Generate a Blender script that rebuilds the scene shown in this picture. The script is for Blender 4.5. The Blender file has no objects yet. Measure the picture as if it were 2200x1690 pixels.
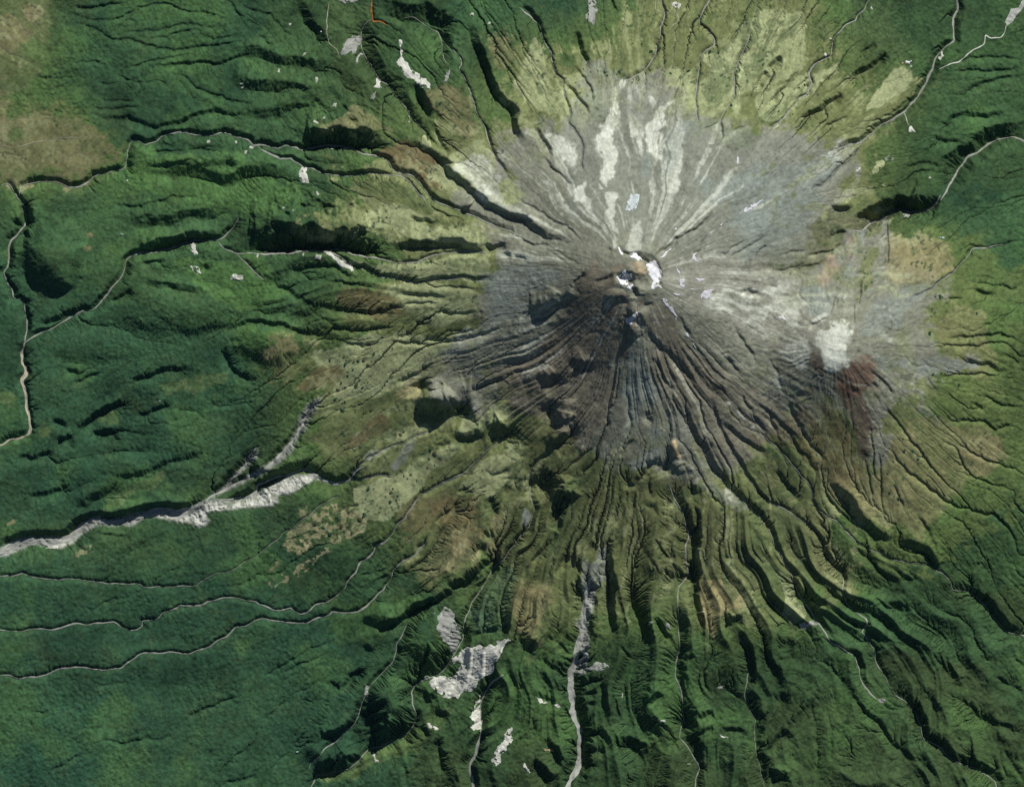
"""A volcano and its forested slopes, seen straight down from very high up."""
import bpy, bmesh, math, random
import numpy as np
from mathutils import Vector
# ---------------------------------------------------------------- survey data
# Tiles A1..D4 are 550 x 430 map sheets (rows at 0, 420, 840, 1260), read at
# 3.907 units per map unit; sheet Z is the whole map.  One map unit = 4.27 m.
# rivers: bed width, steep-wall width, options | points
RIVERS = """
gravel_river 4.5 9 c=bed label=narrow_gravel_river_looping_below_the_tan_plain_in_the_upper_left_of_the_slopes | A1 0,1550 55,1537 100,1600 140,1660 B1 125,0 190,80 205,180 200,240 150,300 80,370 60,430 55,590 15,640 45,720 95,790 95,860 140,860 200,890 195,950 215,1030 210,1150 200,1230
gravel_river 9 7 c=bed2 label=broad_stony_river_reach_below_the_confluence_at_the_left_edge | B1 200,1230 170,1310 170,1400 200,1450 210,1500 165,1550 190,1620 C1 200,0 205,120 230,210 250,310 220,370 150,400 70,410 20,450 -60,480
gravel_river 4.5 10 c=bed label=pale_river_winding_east_from_the_left_edge_into_the_deeply_shadowed_upper_canyon | A1 145,1645 175,1560 310,1520 380,1520 510,1540 570,1575 650,1565 760,1500 780,1470 900,1450 960,1425 1010,1425 1050,1395 1060,1300 1055,1280 1080,1200 1110,1170 1170,1180 1210,1215 1310,1185 1370,1130 1470,1110 1580,1115 1700,1135 1780,1140 1890,1110 1930,1120 1980,1150 2080,1170 2130,1225 A2 0,1215 90,1220 160,1245 250,1215 330,1235 390,1260 480,1240 570,1220 700,1225 800,1235 870,1285 960,1300 1060,1320 1110,1345 1140,1410 1200,1450 1300,1465 1370,1530 1420,1600 1490,1680 B2 1450,0 1530,60 1650,110 1780,160 1930,230 2050,280 2149,310 B3 60,350
stream 4 8 c=bed label=small_stony_stream_joining_the_upper_canyon_river_past_three_little_landslips | A2 0,1215 90,1280 200,1330 290,1325 360,1370 400,1405 480,1410 530,1440 600,1460 720,1475 850,1465 990,1450 1090,1465 1200,1475 1260,1500 1310,1560 1370,1650 B2 1385,0 1430,70
gravel_river 5.5 10 c=bed label=pale_river_running_southwest_beside_the_round_forested_hill_at_left | B1 205,1230 260,1190 390,1130 480,1080 580,1020 700,960 770,960 840,890 900,820 980,720 1030,640 1050,540 1100,495 1190,475 1300,470 1400,450 1500,410 1590,390 1640,370 1820,375 1880,350 1960,260 2000,180
gravel_river 4 6 c=bed label=pale_stream_along_the_floor_of_the_long_black_canyon_left_of_the_summit | B1 1820,375 1870,440 2000,490 B2 0,487 150,490 280,490 380,465 570,465 690,450 770,470 820,500 900,510 1020,525 1150,560 1210,575 1350,560 1500,500 1650,480 1800,475 1960,470
stream 3.5 8 c=bed label=stream_below_the_bright_white_landslip_left_of_the_summit | B2 570,465 660,490 740,545 800,590 850,610 900,600 960,640 1030,680 1150,690 1280,720 1380,730 1500,710 1620,710 1750,690 1850,720 2000,680
stream 3.5 5 c=bed label=short_pale_stream_descending_from_a_grassy_spur_to_the_black_canyon_mouth | B1 1990,490 2060,560 2130,640 B2 60,710
gravel_river 15 16 s16 c=gorge label=wide_grey_gravel_river_filling_the_pale_gorge_at_the_lower_left_edge | C1 -80,1380 0,1350 80,1310 180,1265 300,1250 480,1265 600,1225 680,1140 760,1090 850,1095 960,1095 1130,1065 1250,1030 1380,1010 1500,1035 1600,995 1720,925
stream 5 13 s26 c=gorge label=grey_left_fork_of_the_pale_gorge_cut_into_dark_forest | C1 1720,925 1880,815 1900,780 2000,680 2070,580 2130,490 2149,470
stream 6 12 s12 c=gorge label=grey_middle_fork_of_the_pale_gorge_ending_in_a_ragged_gully_head | C1 1790,880 1880,830 2050,755 2149,680 C2 0,715 100,630 230,510 330,390 400,250 470,120 530,60
stream 4 14 s18 c=gorge label=grey_right_fork_of_the_pale_gorge_under_ribbed_white_cliffs | C1 1760,905 1900,915 2060,890 2149,845 C2 0,790 100,750 300,690 400,650 470,680 560,750 670,780 790,745 820,690 900,640
stream 3 5 c=bed label=thin_pale_stream_crossing_the_pale_green_plain_to_a_grey_gravel_fan | C2 790,745 900,740 1060,705 1160,720
stream 3 3 c=bed label=grey_stream_draining_the_dark_lava_bluff_across_the_grassy_plain | C2 800,690 870,620 940,560 1100,480 1300,400 1390,360 1500,310 1620,230 1740,170
stream 3 5.5 c=bed label=thin_forest_stream_along_the_left_edge_just_south_of_the_pale_gorge | C1 -60,1555 0,1560 90,1560 170,1530 220,1550 380,1580 500,1590 600,1580 750,1600 880,1620 960,1615 1150,1620 1240,1655 1400,1645 1540,1635 1640,1635
stream 2 2.4 c=bed label=very_thin_stream_threading_the_speckled_green_and_tan_plain | C1 1640,1635 1680,1600 1810,1530 1890,1525 1990,1480 2040,1440 2149,1390 C2 0,1390 100,1305 180,1250 220,1190 320,1140 370,1085 440,1050 520,970 620,910 720,880
gravel_river 4.4 5 c=bed label=long_pale_river_snaking_from_the_left_edge_up_to_the_southwest_lava_bluffs | D1 -60,360 0,370 50,375 100,380 200,375 330,355 430,370 560,330 630,310 690,325 740,325 850,310 950,300 1000,340 1060,365 1140,370 1190,330 1180,290 1250,290 1310,280 1360,220 1440,200 1510,165 1600,165 1700,160 1740,125 1880,95 2000,100 2060,120 2149,130 D2 0,140 80,170 140,205 290,180 330,220 370,240 440,215 480,165 590,140 680,80 750,10 C2 760,1600 840,1520 870,1440 920,1420 990,1340 1000,1300 1080,1270 1130,1220 1180,1120 1240,1080 1310,980 1380,870 1490,810 1600,750 1750,690 1850,590 1950,490 2100,390
gravel_river 3.6 5.5 c=bed label=southernmost_of_the_pale_rivers_crossing_the_forest_to_the_left_edge | D1 -60,760 0,750 60,745 160,780 250,760 390,745 450,705 560,690 680,680 740,690 900,705 1010,690 1070,635 1150,580 1230,560 1390,555 1590,570 1650,540 1760,510 1810,460 1900,420 1970,340 2040,340 2149,280 D2 60,270 250,305 430,310 500,270 600,250 640,205 760,225 850,210 930,165 970,120 1070,30 C2 1080,1640 1140,1560 1140,1520 1230,1430 1330,1380 1370,1320 1440,1260
stream 2.5 8 c=bed label=thin_stream_winding_through_forest_left_of_the_round_hill_at_the_bottom | D2 440,1540 450,1500 560,1380 700,1270 830,1150 860,1080 890,990 940,860 1000,790 1090,690 1160,610 1180,470 1230,400 1290,290
stream 3 6 c=bed label=thin_stream_curving_around_the_big_white_landslip_and_round_hill_at_the_bottom | C3 360,490 250,560 160,640 150,740 150,880 190,990 130,1160 40,1250 0,1310 C2 2080,1420 2000,1480 1950,1560 1880,1680 D2 1900,0 1800,170 1760,260 1740,420 1710,490 1650,590 1550,730 1400,790 1330,830 1300,890 1310,970 1350,1080 1320,1170 1250,1250 1150,1290 1050,1350 960,1360 880,1440 820,1500 780,1540 600,1580 500,1590 450,1700
stream 5 12 s20 c=gorge label=grey_stream_in_a_steep_wooded_ravine_right_of_the_big_white_landslip | D2 2080,740 1980,800 1920,900 1880,1000 1890,1150 1880,1270 1850,1390 1790,1500 1820,1640 1830,1760
gravel_river 11 26 s34 k.85 c=gorge label=broad_white_gravel_river_running_straight_off_the_bottom_edge | C3 660,1560 640,1660 D3 610,60 600,200 600,330 560,480 530,620 490,720 490,850 510,950 520,1100 560,1180 580,1260 570,1400 560,1500 510,1590 450,1740
stream 3.5 26 s30 k.75 c=bed label=thin_grey_stream_in_the_wooded_valley_bottom_right_of_the_white_gravel_river | C3 1310,780 1350,880 1400,970 1450,1060 1490,1200 1460,1290 1460,1400 1480,1550 D3 1400,0 1390,150 1400,270 1400,400 1410,500 1380,620 1370,760 1420,880 1430,1020 1450,1090 1420,1190 1410,1280 1480,1350 1550,1470 1580,1530 1540,1620 1535,1740
stream 2 20 s24 k.75 c=bed label=faint_stream_in_the_forested_valley_below_the_buff_spur | D3 1850,330 1920,450 1985,560 1990,720 1980,800 1950,930 1980,1010 2050,1120 2040,1290 2060,1430 2100,1600 2140,1740
gravel_river 4 12 c=bed label=pale_river_running_down_to_the_lower_right_past_the_square_white_clearing | C3 1380,90 1430,180 1470,290 1530,390 1600,480 1650,600 1700,680 1790,780 1880,870 1990,970 2080,1050 2149,1140 C4 50,1290 130,1420 190,1520 230,1620 D4 250,60 320,150 400,280 480,380 520,460 600,500 740,590 770,680 790,790 850,880 930,960
stream 3 7 c=bed label=thin_grey_stream_with_a_sharp_bend_in_the_lower_right_forest | C3 1650,60 1700,180 1740,300 1800,420 1850,530 1900,590 1940,640 1950,690 2050,830 2149,940 C4 100,970 200,1030 310,1110 400,1190 460,1280 470,1350 540,1450 600,1500 640,1600 D4 630,0 640,80 680,160 750,220 830,270 840,310 790,380 850,470 910,540 910,640 990,750 1040,870
stream 2.6 4 c=bed label=thin_pale_stream_descending_below_the_dark_flank_of_the_side_cone_to_the_right_edge | C3 2000,180 2149,420 C4 100,500 200,620 290,730 370,820 370,920 430,1010 500,1060 570,1080 640,1170 750,1280 850,1330 950,1360 1050,1420 1200,1450 1340,1460 1470,1530 1540,1610
gravel_river 3 18 c=bed label=pale_river_beside_the_dark_wooded_bank_at_the_right_edge_near_the_bottom | C4 1540,1610 D4 1550,30 1690,40 1790,120 1840,170 1890,250 1970,340 2020,390 2149,410 2230,430
stream 2.4 18 c=bed label=stream_hidden_in_the_black_winding_canyon_in_the_bottom_right_corner | D4 1050,880 1150,960 1240,1060 1290,1160 1310,1280 1450,1350 1550,1460 1650,1500 1750,1530 1850,1590 1920,1640 1940,1760
gravel_river 6.5 9 k.9 c=bed label=wide_grey_river_descending_from_the_upper_slopes_to_the_top_right_beside_the_road | A4 560,1265 690,1210 760,1200 830,1150 910,1080 1000,1030 1140,940 1210,860 1270,800 1340,680 1380,590 1410,490 1490,390 1570,340 1560,240 1560,140 1600,80 1590,0 1580,-60
gravel_river 6 34 s30 k.7 c=bed label=grey_river_curving_out_to_the_right_edge_above_the_dark_gorge_mouth | A4 1450,1680 1520,1560 1570,1480 1660,1350 1680,1310 1780,1270 1880,1190 1970,1160 2080,1150 2149,1180 2230,1200
gravel_river 5 30 s10 c=bed label=grey_stream_under_the_black_cliff_of_the_gorge_right_of_the_mossy_knobs | B4 680,310 800,290 900,210 970,190 1110,110 1200,140 1290,140 1340,110 1400,80 1450,0
stream 3.5 3 c=bed label=braided_grey_stream_on_the_fan_below_the_upper_right_river | A4 370,1560 450,1560 540,1480 570,1430 640,1380 720,1300 760,1230 790,1190
stream 3.5 3 c=bed label=grey_stream_winding_through_olive_meadow_near_the_top_edge_right_of_centre | A4 0,1080 90,1030 160,950 250,830 330,790 370,700 340,610 370,560 450,510 530,470 540,390 560,310 620,250 660,200 740,170 750,130 810,80 850,0 880,-60
stream 4 4 c=bed label=grey_stream_running_to_the_top_edge_past_the_round_quarry | A3 940,690 1050,630 1130,570 1210,450 1215,380 1245,310 1245,230 1280,140 1275,80 1250,0 1250,-50
stream 4 3 c=bed label=grey_meandering_stream_on_the_olive_north_slope | A3 1660,-40 1660,0 1600,100 1570,190 1640,250 1700,330 1700,380 1600,450 1570,530 1560,640 1550,750 1540,860 1560,1040
stream 4 3 c=bed label=grey_stony_stream_below_the_narrow_dark_cleft_at_the_top | A3 60,60 150,130 220,200 250,290 280,360 330,450 340,530 370,630 430,670 440,820 480,900 490,970 470,1030 520,1090 570,1170 590,1230 590,1450
stream 2.5 3 c=bed label=thin_grey_stream_on_the_right_hand_olive_north_slope | A3 2010,240 1980,350 1920,470 1870,600 1870,700 1870,800 1790,910 1750,1000 1745,1180
stream 2.5 3 c=bed label=grey_braid_along_the_long_ridge_scarp_above_the_pale_scree | A2 1560,340 1640,390 1720,490 1730,540 1700,580 1760,680 1790,750 1830,850 1850,950 1920,1060 1960,1200 1980,1270 2080,1430 2149,1540
stream 4.5 3 c=orange label=short_rust_orange_stream_at_the_top_edge | A2 972,-40 970,0 965,100 980,180 1060,180 1095,210
stream 3 30 s34 k.62 c=bed label=dark_stream_in_the_green_valley_below_the_orange_stream | A2 960,160 900,220 875,320 890,420 950,520 1010,640 1040,680 1130,730 1200,830 1270,910 1300,980 1380,1070 1450,1150
stream 3 20 k.8 c=bed label=grey_stream_curving_under_the_black_cliffs_at_the_top_left_of_centre | A2 1250,150 1310,140 1390,190 1450,230 1530,270 1560,340 1570,470 1600,540
stream 3 3 c=bed label=pale_braid_on_the_fan_between_the_side_cone_and_the_right_hand_grassland | B4 1200,860 1340,800 1560,650 1600,590 1720,440 1850,440 2000,410
stream 2.5 3 c=bed label=straight_grey_braid_beside_the_square_tan_meadow | B4 990,210 1000,340 1000,480 985,600
"""
# gullies, clefts, scarps: steep-wall width, options | points
GULLIES = """
3.4 | A1 420,40 520,100 640,120 720,155 850,160 960,155 1060,110 1150,55 1280,25 1330,25 1450,50 1540,80 1700,95 1820,125 1900,150 1970,210
4 | A1 480,190 620,195 740,215 850,265 950,330 1060,320 1140,350 1280,380 1310,405 1380,405 1460,430 1560,405 1690,385 1790,385 1880,365 2060,350 2149,320
3 | A1 1000,240 1050,270 1180,265 1230,245 1330,255 1450,215 1560,205 1680,215 1860,225
2.4 | A1 980,155 1100,165 1150,190
3 | A1 1100,280 1200,310 1280,315 1340,310 1440,280 1560,255 1660,245 1700,300 1790,330 1900,305 2040,285
5 | A1 560,50 700,65 880,45 1030,10
2.8 | A1 600,530 690,510 740,520 800,510 900,560
3.2 | A1 1000,555 1150,550 1300,500 1450,480 1570,450 1650,440
6 | A1 1230,540 1340,545 1500,540 1700,525 1800,545 1900,520 2020,480 2080,460 2149,450
2.4 | A1 250,640 400,655 550,640 650,640
2.4 | A1 800,690 920,700 1000,680
3 | A1 950,620 1060,670 1160,690 1200,750
4 | A1 1400,620 1560,650 1640,740 1700,760 1850,800 1940,850 2149,870
2.4 | A1 1200,690 1330,675 1400,720
3 | A1 700,900 870,905 1000,905 1200,905
2.6 | A1 830,820 880,845 1020,840 1140,830
8 k.9 | A1 680,900 800,960 900,995 980,1000 1060,985 1130,1020 1200,1050 1300,1080 1380,1055 1500,1045 1560,1010 1680,960 1850,945 2149,965
4.5 | A1 1150,1240 1260,1270 1400,1265 1560,1260 1640,1255 1800,1265 1950,1310
4.5 | A1 1200,1410 1350,1390 1500,1365 1600,1340 1690,1380
27 s20 k.8 | A1 1080,1430 1350,1465 1600,1490 1750,1520 1880,1570 1960,1560 2040,1500 2149,1480 A2 160,1490 320,1490
4 | A1 1900,0 1960,60 2000,120 2060,145
3.5 | A1 2000,0 2060,60 2149,90 A2 120,110 170,190 230,260 340,310
3 | A1 2060,160 2149,200
18 k.8 | A2 330,30 400,200 500,290 560,390
24 k.85 | A1 1940,500 A2 0,490 120,530 220,565 330,570 450,590 620,615
26 k.85 | A1 1900,730 A2 0,760 200,775 340,785 430,830 520,850 640,830 700,840
22 k.8 | A2 -120,990 0,990 200,990 280,935 330,905 400,900 460,890 540,960 620,990 720,990
5 | A2 0,300 60,320 130,380
38 s16 | A2 330,1235 390,1250 480,1240 570,1225 700,1225 800,1235 950,1245 1100,1240
14 s60 | A2 1150,1185 1350,1235 1570,1380 1610,1480 1750,1570 1830,1640 1900,1700 B2 1850,30 1920,110 2020,150 2149,210 B3 0,215 90,215 160,290 250,350 400,385 590,420
36 s12 k.9 | A2 1010,140 1130,145 1250,190 1380,190 1500,215 1660,300
16 s40 | A2 1730,190 1800,300 1850,430 1900,560 1950,680 1985,790 2060,880 2149,960 A3 0,1090 60,1180 100,1260
18 s30 | A2 1320,690 1345,790 1390,880 1430,960 1480,1000
7 | A2 1480,1020 1520,1130 1570,1230 1610,1310
7 | A2 1490,930 1560,1000
6 | A2 1850,950 1920,1060 1960,1200 1980,1270 2080,1430 2149,1540
4 | A2 1200,830 1270,910 1300,980 1380,1070 1450,1150 1540,1250 1620,1310
10 | A3 60,50 150,110 210,190 250,280 270,330
6 | A3 440,670 490,750 570,850 620,900 650,980
9 | A3 530,260 560,380 600,480 640,570
5 | A3 830,-40 830,0 880,90
5 | A3 1750,1020 1750,1180
6 | A3 2040,750 2080,690 2149,600
7 | A3 200,1060 230,1150 300,1250 330,1350
5 | A3 260,1310 340,1430 450,1520 520,1560
4 | A3 500,540 560,600 650,720 680,860
3 | A3 1600,1090 1680,1060 1740,1010
3 | A3 1850,1100 1920,1075 1960,1080
9 | A4 260,995 380,960 480,900 560,850 620,780
11 | A4 670,690 760,630 850,590 930,530 1000,440
4 | A4 0,870 100,770 190,670 260,600
8 | A4 0,600 60,540 120,490
3 | A4 480,1050 580,1020 680,980
4 | A4 770,470 850,410 910,350
4 | A4 930,1000 1040,960 1120,900 1200,820
4 | A4 1530,520 1700,480 1900,480 2149,500
5 | A4 1540,610 1700,590 1900,600 2149,580
6 k.8 | A4 1640,780 1800,700 2000,650 2149,640
10 k.8 | A4 1500,1090 1560,990 1700,980 1850,990 2000,960
8 k.8 | A4 1380,1160 1500,1200 1640,1190
6 k.8 | A4 1170,1390 1350,1370 1470,1410
5 | A4 1230,1450 1330,1440 1420,1430
14 s12 | B1 200,60 215,150 235,240
16 s10 | B1 70,200 130,240 200,250
12 | B1 170,280 200,340 180,470
11 | B1 300,1075 450,1060 560,1005 700,945
20 s12 | B1 1130,470 1250,460 1400,440 1500,405 1640,375 1820,365
28 s24 k.75 | B1 1050,290 1250,270 1500,250 1750,210 1950,120
5 | B1 900,60 1080,100 1190,100 1230,60 1320,50 1420,15 1700,20
7 | B1 900,890 1020,850 1100,790
14 k.8 | B1 1150,745 1220,745 1300,770 1430,775 1530,800 1640,820 1760,800
6 | B1 1170,585 1250,565 1380,550
9 | B1 1690,580 1740,640
9 | B1 1820,1170 1900,1120 2000,1105 2100,1065 B2 0,1070 230,1095 400,1170 560,1180 700,1165
10 | B1 1870,1280 1900,1400 1960,1490 2090,1550 2149,1535
10 | B1 1080,1620 1130,1560 1240,1525 1330,1490 1480,1475 1600,1455
6 | B1 600,1560 700,1550 830,1490
9 | B1 530,1470 650,1485
50 s10 | B1 1990,455 B2 0,460 150,462 280,458 380,440 570,440 690,440 820,470 1000,490 1120,510
19 s20 | B2 1120,500 1250,450 1400,440 1560,430 1700,425 1820,460 1960,480
9 | B2 340,95 450,95 550,98 700,85
9 | B2 1270,185 1340,212 1420,218 1500,245
5 | B2 1430,70 1520,130 1600,170 1700,190 1780,220
11 | B2 1930,400 1970,460 2040,440 2100,410
9 | B2 2070,470 2100,505 2149,525
3 | B2 860,200 960,205 1100,200
3 | B2 900,240 1000,235 1150,255
8 k.8 | B2 200,675 300,630 480,605 640,595 740,655 830,695
6 | B2 600,720 720,725 830,765
5 | B2 280,660 400,655 560,660
9 | B2 20,655 80,690 180,775 260,795 340,865 420,905 520,935 620,955 700,970 850,975 980,1000 1060,990 1140,945 1220,940 1290,990
5 | B2 460,980 560,1035 650,1105 800,1145 950,1130 1100,1110 1180,1100
4 | B2 700,1200 760,1250 870,1250 920,1290
6 | B2 1540,920 1560,970 1640,1005 1750,1000 1850,970
6 | B2 1120,830 1300,835 1430,855 1580,862 1660,840
4 | B2 1230,920 1380,908 1550,905
4 | B2 1450,760 1600,765 1720,775 1900,790
7 | B2 1400,1220 1550,1218 1660,1212 1800,1190 1950,1160 2100,1100
4 | B2 1550,1140 1700,1142 1850,1130
5 | B2 1160,1195 1300,1160
7 | B2 1330,1065 1400,1085 1470,1085
4 | B2 1120,1210 1250,1240 1500,1245
7 | B2 1180,1600 1260,1540 1370,1500 1470,1410
8 | B2 1780,1655 1900,1605 2000,1565 2100,1545
22 s30 | B2 1380,1530 1390,1600 1400,1690
32 s20 | C2 1300,180 1450,205 1600,225 1700,180 1770,100 1820,95
18 | C2 1620,405 1740,418 1850,395 1930,385
32 s20 | C2 1930,390 2020,385 2100,370 2149,335 C3 40,290
3 | C2 2080,400 2085,500
5 | C2 1470,450 1560,460 1640,455
5 | C2 1910,660 1980,710 2060,690 2140,670
5 | C2 1500,1110 1600,1020 1690,940
5 | C2 1690,860 1780,825
10 | C2 1960,890 1980,1000 2040,1030
8 | C2 1900,1180 1950,1230 2010,1222
10 | C2 1895,1290 1915,1370 1990,1395
16 | C2 1620,1690 1760,1630 1850,1540 1960,1455 2060,1390
2.6 | C1 1640,1645 1700,1655 1850,1640 1960,1640 2050,1610 2149,1560 C2 0,1540 150,1545 240,1490 300,1430 440,1340 560,1290 620,1285 770,1290
3 | C2 820,1570 950,1540 1100,1480
3 | C2 950,1620 1100,1560 1300,1440
13 | C1 650,345 780,245 870,180 960,140 1070,100
8 | C1 1110,205 1200,205 1330,155 1440,125
14 | C1 740,325 800,362 900,362 990,345
13 | C1 450,412 530,422 610,395
11 | C1 420,275 550,285
8 | C1 120,560 250,582 350,545 430,505
10 k.8 | C1 220,905 300,885 420,865 500,845 560,800
18 k.8 | C1 570,945 640,982 720,982 800,915 930,835 1000,770
9 k.8 | C1 1000,770 1200,705 1400,615 1600,565 1720,525
3 | C1 1450,150 1560,160 1650,180 1690,210
3 | C1 1700,100 1850,130 2000,110 2149,80
7 | C1 740,1175 860,1215 1040,1225 1080,1215
14 s8 | C1 860,1085 960,1085 1170,1015 1280,985
14 s8 | C1 1180,1000 1300,1000 1400,975 1540,1010 1640,945
22 s10 | C2 0,805 100,765 200,730 330,690 420,660
3.4 | D1 390,1550 560,1480 660,1410
4 | D1 770,1330 860,1300 1020,1330 1150,1300 1240,1275 1340,1290 1440,1260
4 | D1 1560,1120 1660,1050 1800,1010 2000,920
3 | D1 1800,1600 1900,1500 2020,1400 2149,1300
4 | D1 1850,1670 2060,1620 2149,1590
3 k.8 | D1 640,170 760,200 900,130 1100,90
3 k.8 | D1 780,850 900,825 1100,810
3 k.8 | D1 180,1065 300,1060 400,1065
14 | D2 960,290 1070,352 1180,325 1300,235 1420,165 1600,95 1720,0
10 | D2 700,885 780,805 860,725 900,695
8 | D2 620,790 680,860 720,880
13 | D2 880,480 920,540 970,560
13 | D2 560,1295 700,1235 830,1155
44 s8 k.9 | D2 1280,640 1390,765 1540,735 1640,605
16 | D2 1390,975 1480,975 1540,910
22 | D2 1450,1090 1560,1095 1630,1065
30 s14 | D2 960,1180 1000,1320 1100,1310 1200,1230 1270,1130
20 s12 | D2 450,1550 560,1560 700,1540 800,1500 900,1400
10 | D2 1490,1290 1540,1400 1550,1580
8 | D2 1400,1180 1420,1280
4 | D2 1240,1480 1260,1660
3 | D2 0,800 250,650 450,520 700,440
3 | D2 200,760 400,640 600,560
3 k.8 | D2 0,1200 150,1050 330,900 560,760
3 k.8 | D2 80,1600 250,1420 420,1200
10 | D2 1800,420 1920,395 2149,330
26 s26 | C3 330,60 320,180 310,280 360,340
18 | C3 500,270 490,380 420,440 340,500
36 s16 | C3 300,640 285,780 275,940
12 | C3 400,950 380,1060 360,1190
5 | C3 460,610 540,590 620,520 710,460
6 | C3 830,0 820,100 800,280 760,350 730,430 700,580 600,680 520,780 440,840
4 | C3 520,100 510,200 490,280
8 | C3 955,650 975,790 1030,800 1080,730 1150,625 1280,545
3 | C3 960,800 965,940 900,1090 870,1180
3 | C3 1080,730 1030,880 1010,1000 1010,1150 970,1400 945,1680
5 | C3 1140,650 1150,740 1160,860 1210,920
32 s14 | C3 1285,560 1300,660 1325,725
14 | C3 1470,800 1520,875 1600,855
9 | C3 1110,170 1130,230 1190,250
12 | C3 1470,1060 1500,1150 1520,1250 1530,1400 1530,1680 D3 1520,50 1560,250 1590,450 1690,515
6 | C3 1520,880 1540,1000 1550,1200
10 | C3 1370,1470 1430,1580 1530,1565
4 | C3 1120,960 1180,980 1240,1060
4 | C3 1190,1230 1260,1340 1380,1450
4 | C3 1060,1290 1150,1400 1260,1560
14 s20 | C3 770,1220 800,1300 800,1450 815,1600 815,1680 D3 820,100 825,300 845,460
17 | C3 490,1370 520,1480 570,1440
14 | C3 650,1290 690,1325 740,1300
6 | C3 370,1570 430,1430 480,1370
6 | C3 60,1680 110,1560 170,1430 260,1340 350,1240 375,1080
4 | C3 1590,1300 1620,1480 1600,1620
4 | C3 1790,1280 1800,1400 1880,1420
4 | C3 970,0 975,150 1000,330
5 | C3 1020,400 960,470 910,570
4 | C3 1560,60 1600,220 1640,330
5 | C3 1900,0 1960,110 2050,240 2149,380
9 | C3 1640,460 1690,470
10 | C3 1730,260 1850,350 1980,430 2149,590
7 | C4 130,0 180,150 230,250 300,370 360,470 440,540 520,640
6 | C4 90,230 190,370 240,480 330,560 400,680 410,760
6 | C4 0,180 40,300 90,440
4 | C4 920,20 1000,160 1080,250 1140,340 1220,450 1300,550 1370,640 1450,720 1490,780
5 | C4 1000,420 1060,550 1130,630 1180,690 1260,740 1350,820 1450,890 1540,940 1600,980 1690,980 1770,1020 1880,1030 1960,1090 2050,1190 2090,1300 2120,1400
5 | C4 1500,275 1600,262 1770,245 1850,283 1910,328 2000,292 2149,322
4 | C4 1800,30 1880,70 1960,120 2149,130
5 | C4 1720,105 1800,150 1840,142
3 | C4 1450,400 1560,460 1610,550 1650,640 1700,700 1850,770 2000,810 2149,850
3 | C4 1600,440 1720,520 1830,580 2000,640 2080,650 2149,710
5 | C4 1240,1030 1310,1120 1350,1190 1400,1290 1450,1380
9 k.8 | C4 700,1260 800,1380 900,1480 1000,1570 1100,1610 1260,1590 1400,1640
10 | C4 50,650 140,780 200,850 280,940
4 | C4 480,830 520,920 570,970 660,1060 820,1200
19 | C4 505,740 550,830 600,885 670,960 695,1040 800,1135 920,1235 1080,1305
16 | C4 1080,1305 1240,1335 1330,1370 1390,1480 1440,1530
3 | C4 840,280 870,420 880,580 890,720
3 | C4 920,480 940,640 945,800 960,980
3 | C4 1040,780 1100,880 1150,1020
3 | C4 830,580 850,760 880,920
7 | C4 1990,1180 2040,1200
20 k.7 | C4 1660,1560 1720,1640 1800,1690
24 s30 | D4 300,0 330,90 400,210
8 | D4 510,650 620,790 730,940 800,1040 900,1130 980,1240 1050,1340 1150,1420 1300,1480 1400,1600 1470,1720
5 | D4 990,430 1080,480 1170,520
18 k.9 | D4 1300,515 1400,595 1460,655 1540,765 1600,875
10 | D4 1680,970 1740,1050 1820,1130 1950,1180 2149,1230
14 k.9 | D4 1290,820 1340,900 1390,1000 1440,1090
6 | D4 2000,1380 2060,1500 2149,1650
5 | D4 2050,560 2149,690
6 | D4 1900,760 2050,840 2149,910
16 k.7 | D4 820,120 960,170 1130,220 1200,250
13 | D4 690,280 770,342 830,315
14 | D4 800,370 900,420 950,500
3 | D4 380,950 410,1200 420,1500 460,1600
2.4 | D4 490,1000 540,1200 550,1500
2.4 | D4 600,1180 680,1300 700,1400
12 k.8 | D4 0,1420 100,1290 180,1210
20 | D4 10,1500 60,1620 200,1650
16 | D4 40,600 60,700 100,800
24 k.7 | D4 120,420 160,540 240,570
20 k.7 | D4 10,850 60,960 200,1000
22 | D3 30,405 100,525 210,595
10 | D3 1000,50 1030,200 1090,330 1170,470
10 | D3 1200,250 1280,420 1370,540
15 | D3 1770,300 1850,330 1920,240
13 | D3 1140,1010 1230,930 1280,905
22 k.9 | D3 830,1270 920,1350 1050,1370 1100,1450 1180,1480
14 | D3 270,1280 360,1430 450,1570
20 | D3 150,1480 240,1580 330,1680
8 | D3 200,900 300,960 440,1010
8 | D3 220,600 340,690 460,770
12 | D3 735,800 765,1000 795,1200
8 | D3 1740,815 1830,885 1950,975
12 | D3 1760,1215 1850,1215 2010,1250
5 | D3 300,420 400,480 520,590
8 | D3 580,830 680,800 760,790
8 | D3 600,930 690,890 780,870
8 | D3 620,1010 700,990 780,970
9 | D3 640,1260 720,1240 800,1230
9 | D3 620,1400 700,1390 790,1380
9 | D3 1430,640 1500,600 1550,590
9 | D3 1560,1120 1640,1090 1700,1060
9 | D3 1540,1260 1620,1230 1700,1200
5 | D3 870,900 890,1050 910,1150
5 | D3 1030,1020 1070,1150 1130,1260
4 | D3 880,480 960,560 1050,640
24 s12 | B3 150,1045 260,1035 350,985 430,905 480,815
7 | B3 480,815 540,725 600,640
4 | B3 20,0 110,80 210,130 320,200 460,260 530,340 590,420
5 | B3 0,335 100,385 220,422 340,432
3 | B3 290,460 400,530 500,600
3 | B3 320,460 420,500 590,600
6 | B3 0,515 60,525 130,540
6 | B3 1180,548 1300,452 1370,372 1450,332 1560,275 1640,195 1710,125
3 | B3 1500,500 1590,460 1600,390 1640,330
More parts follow.
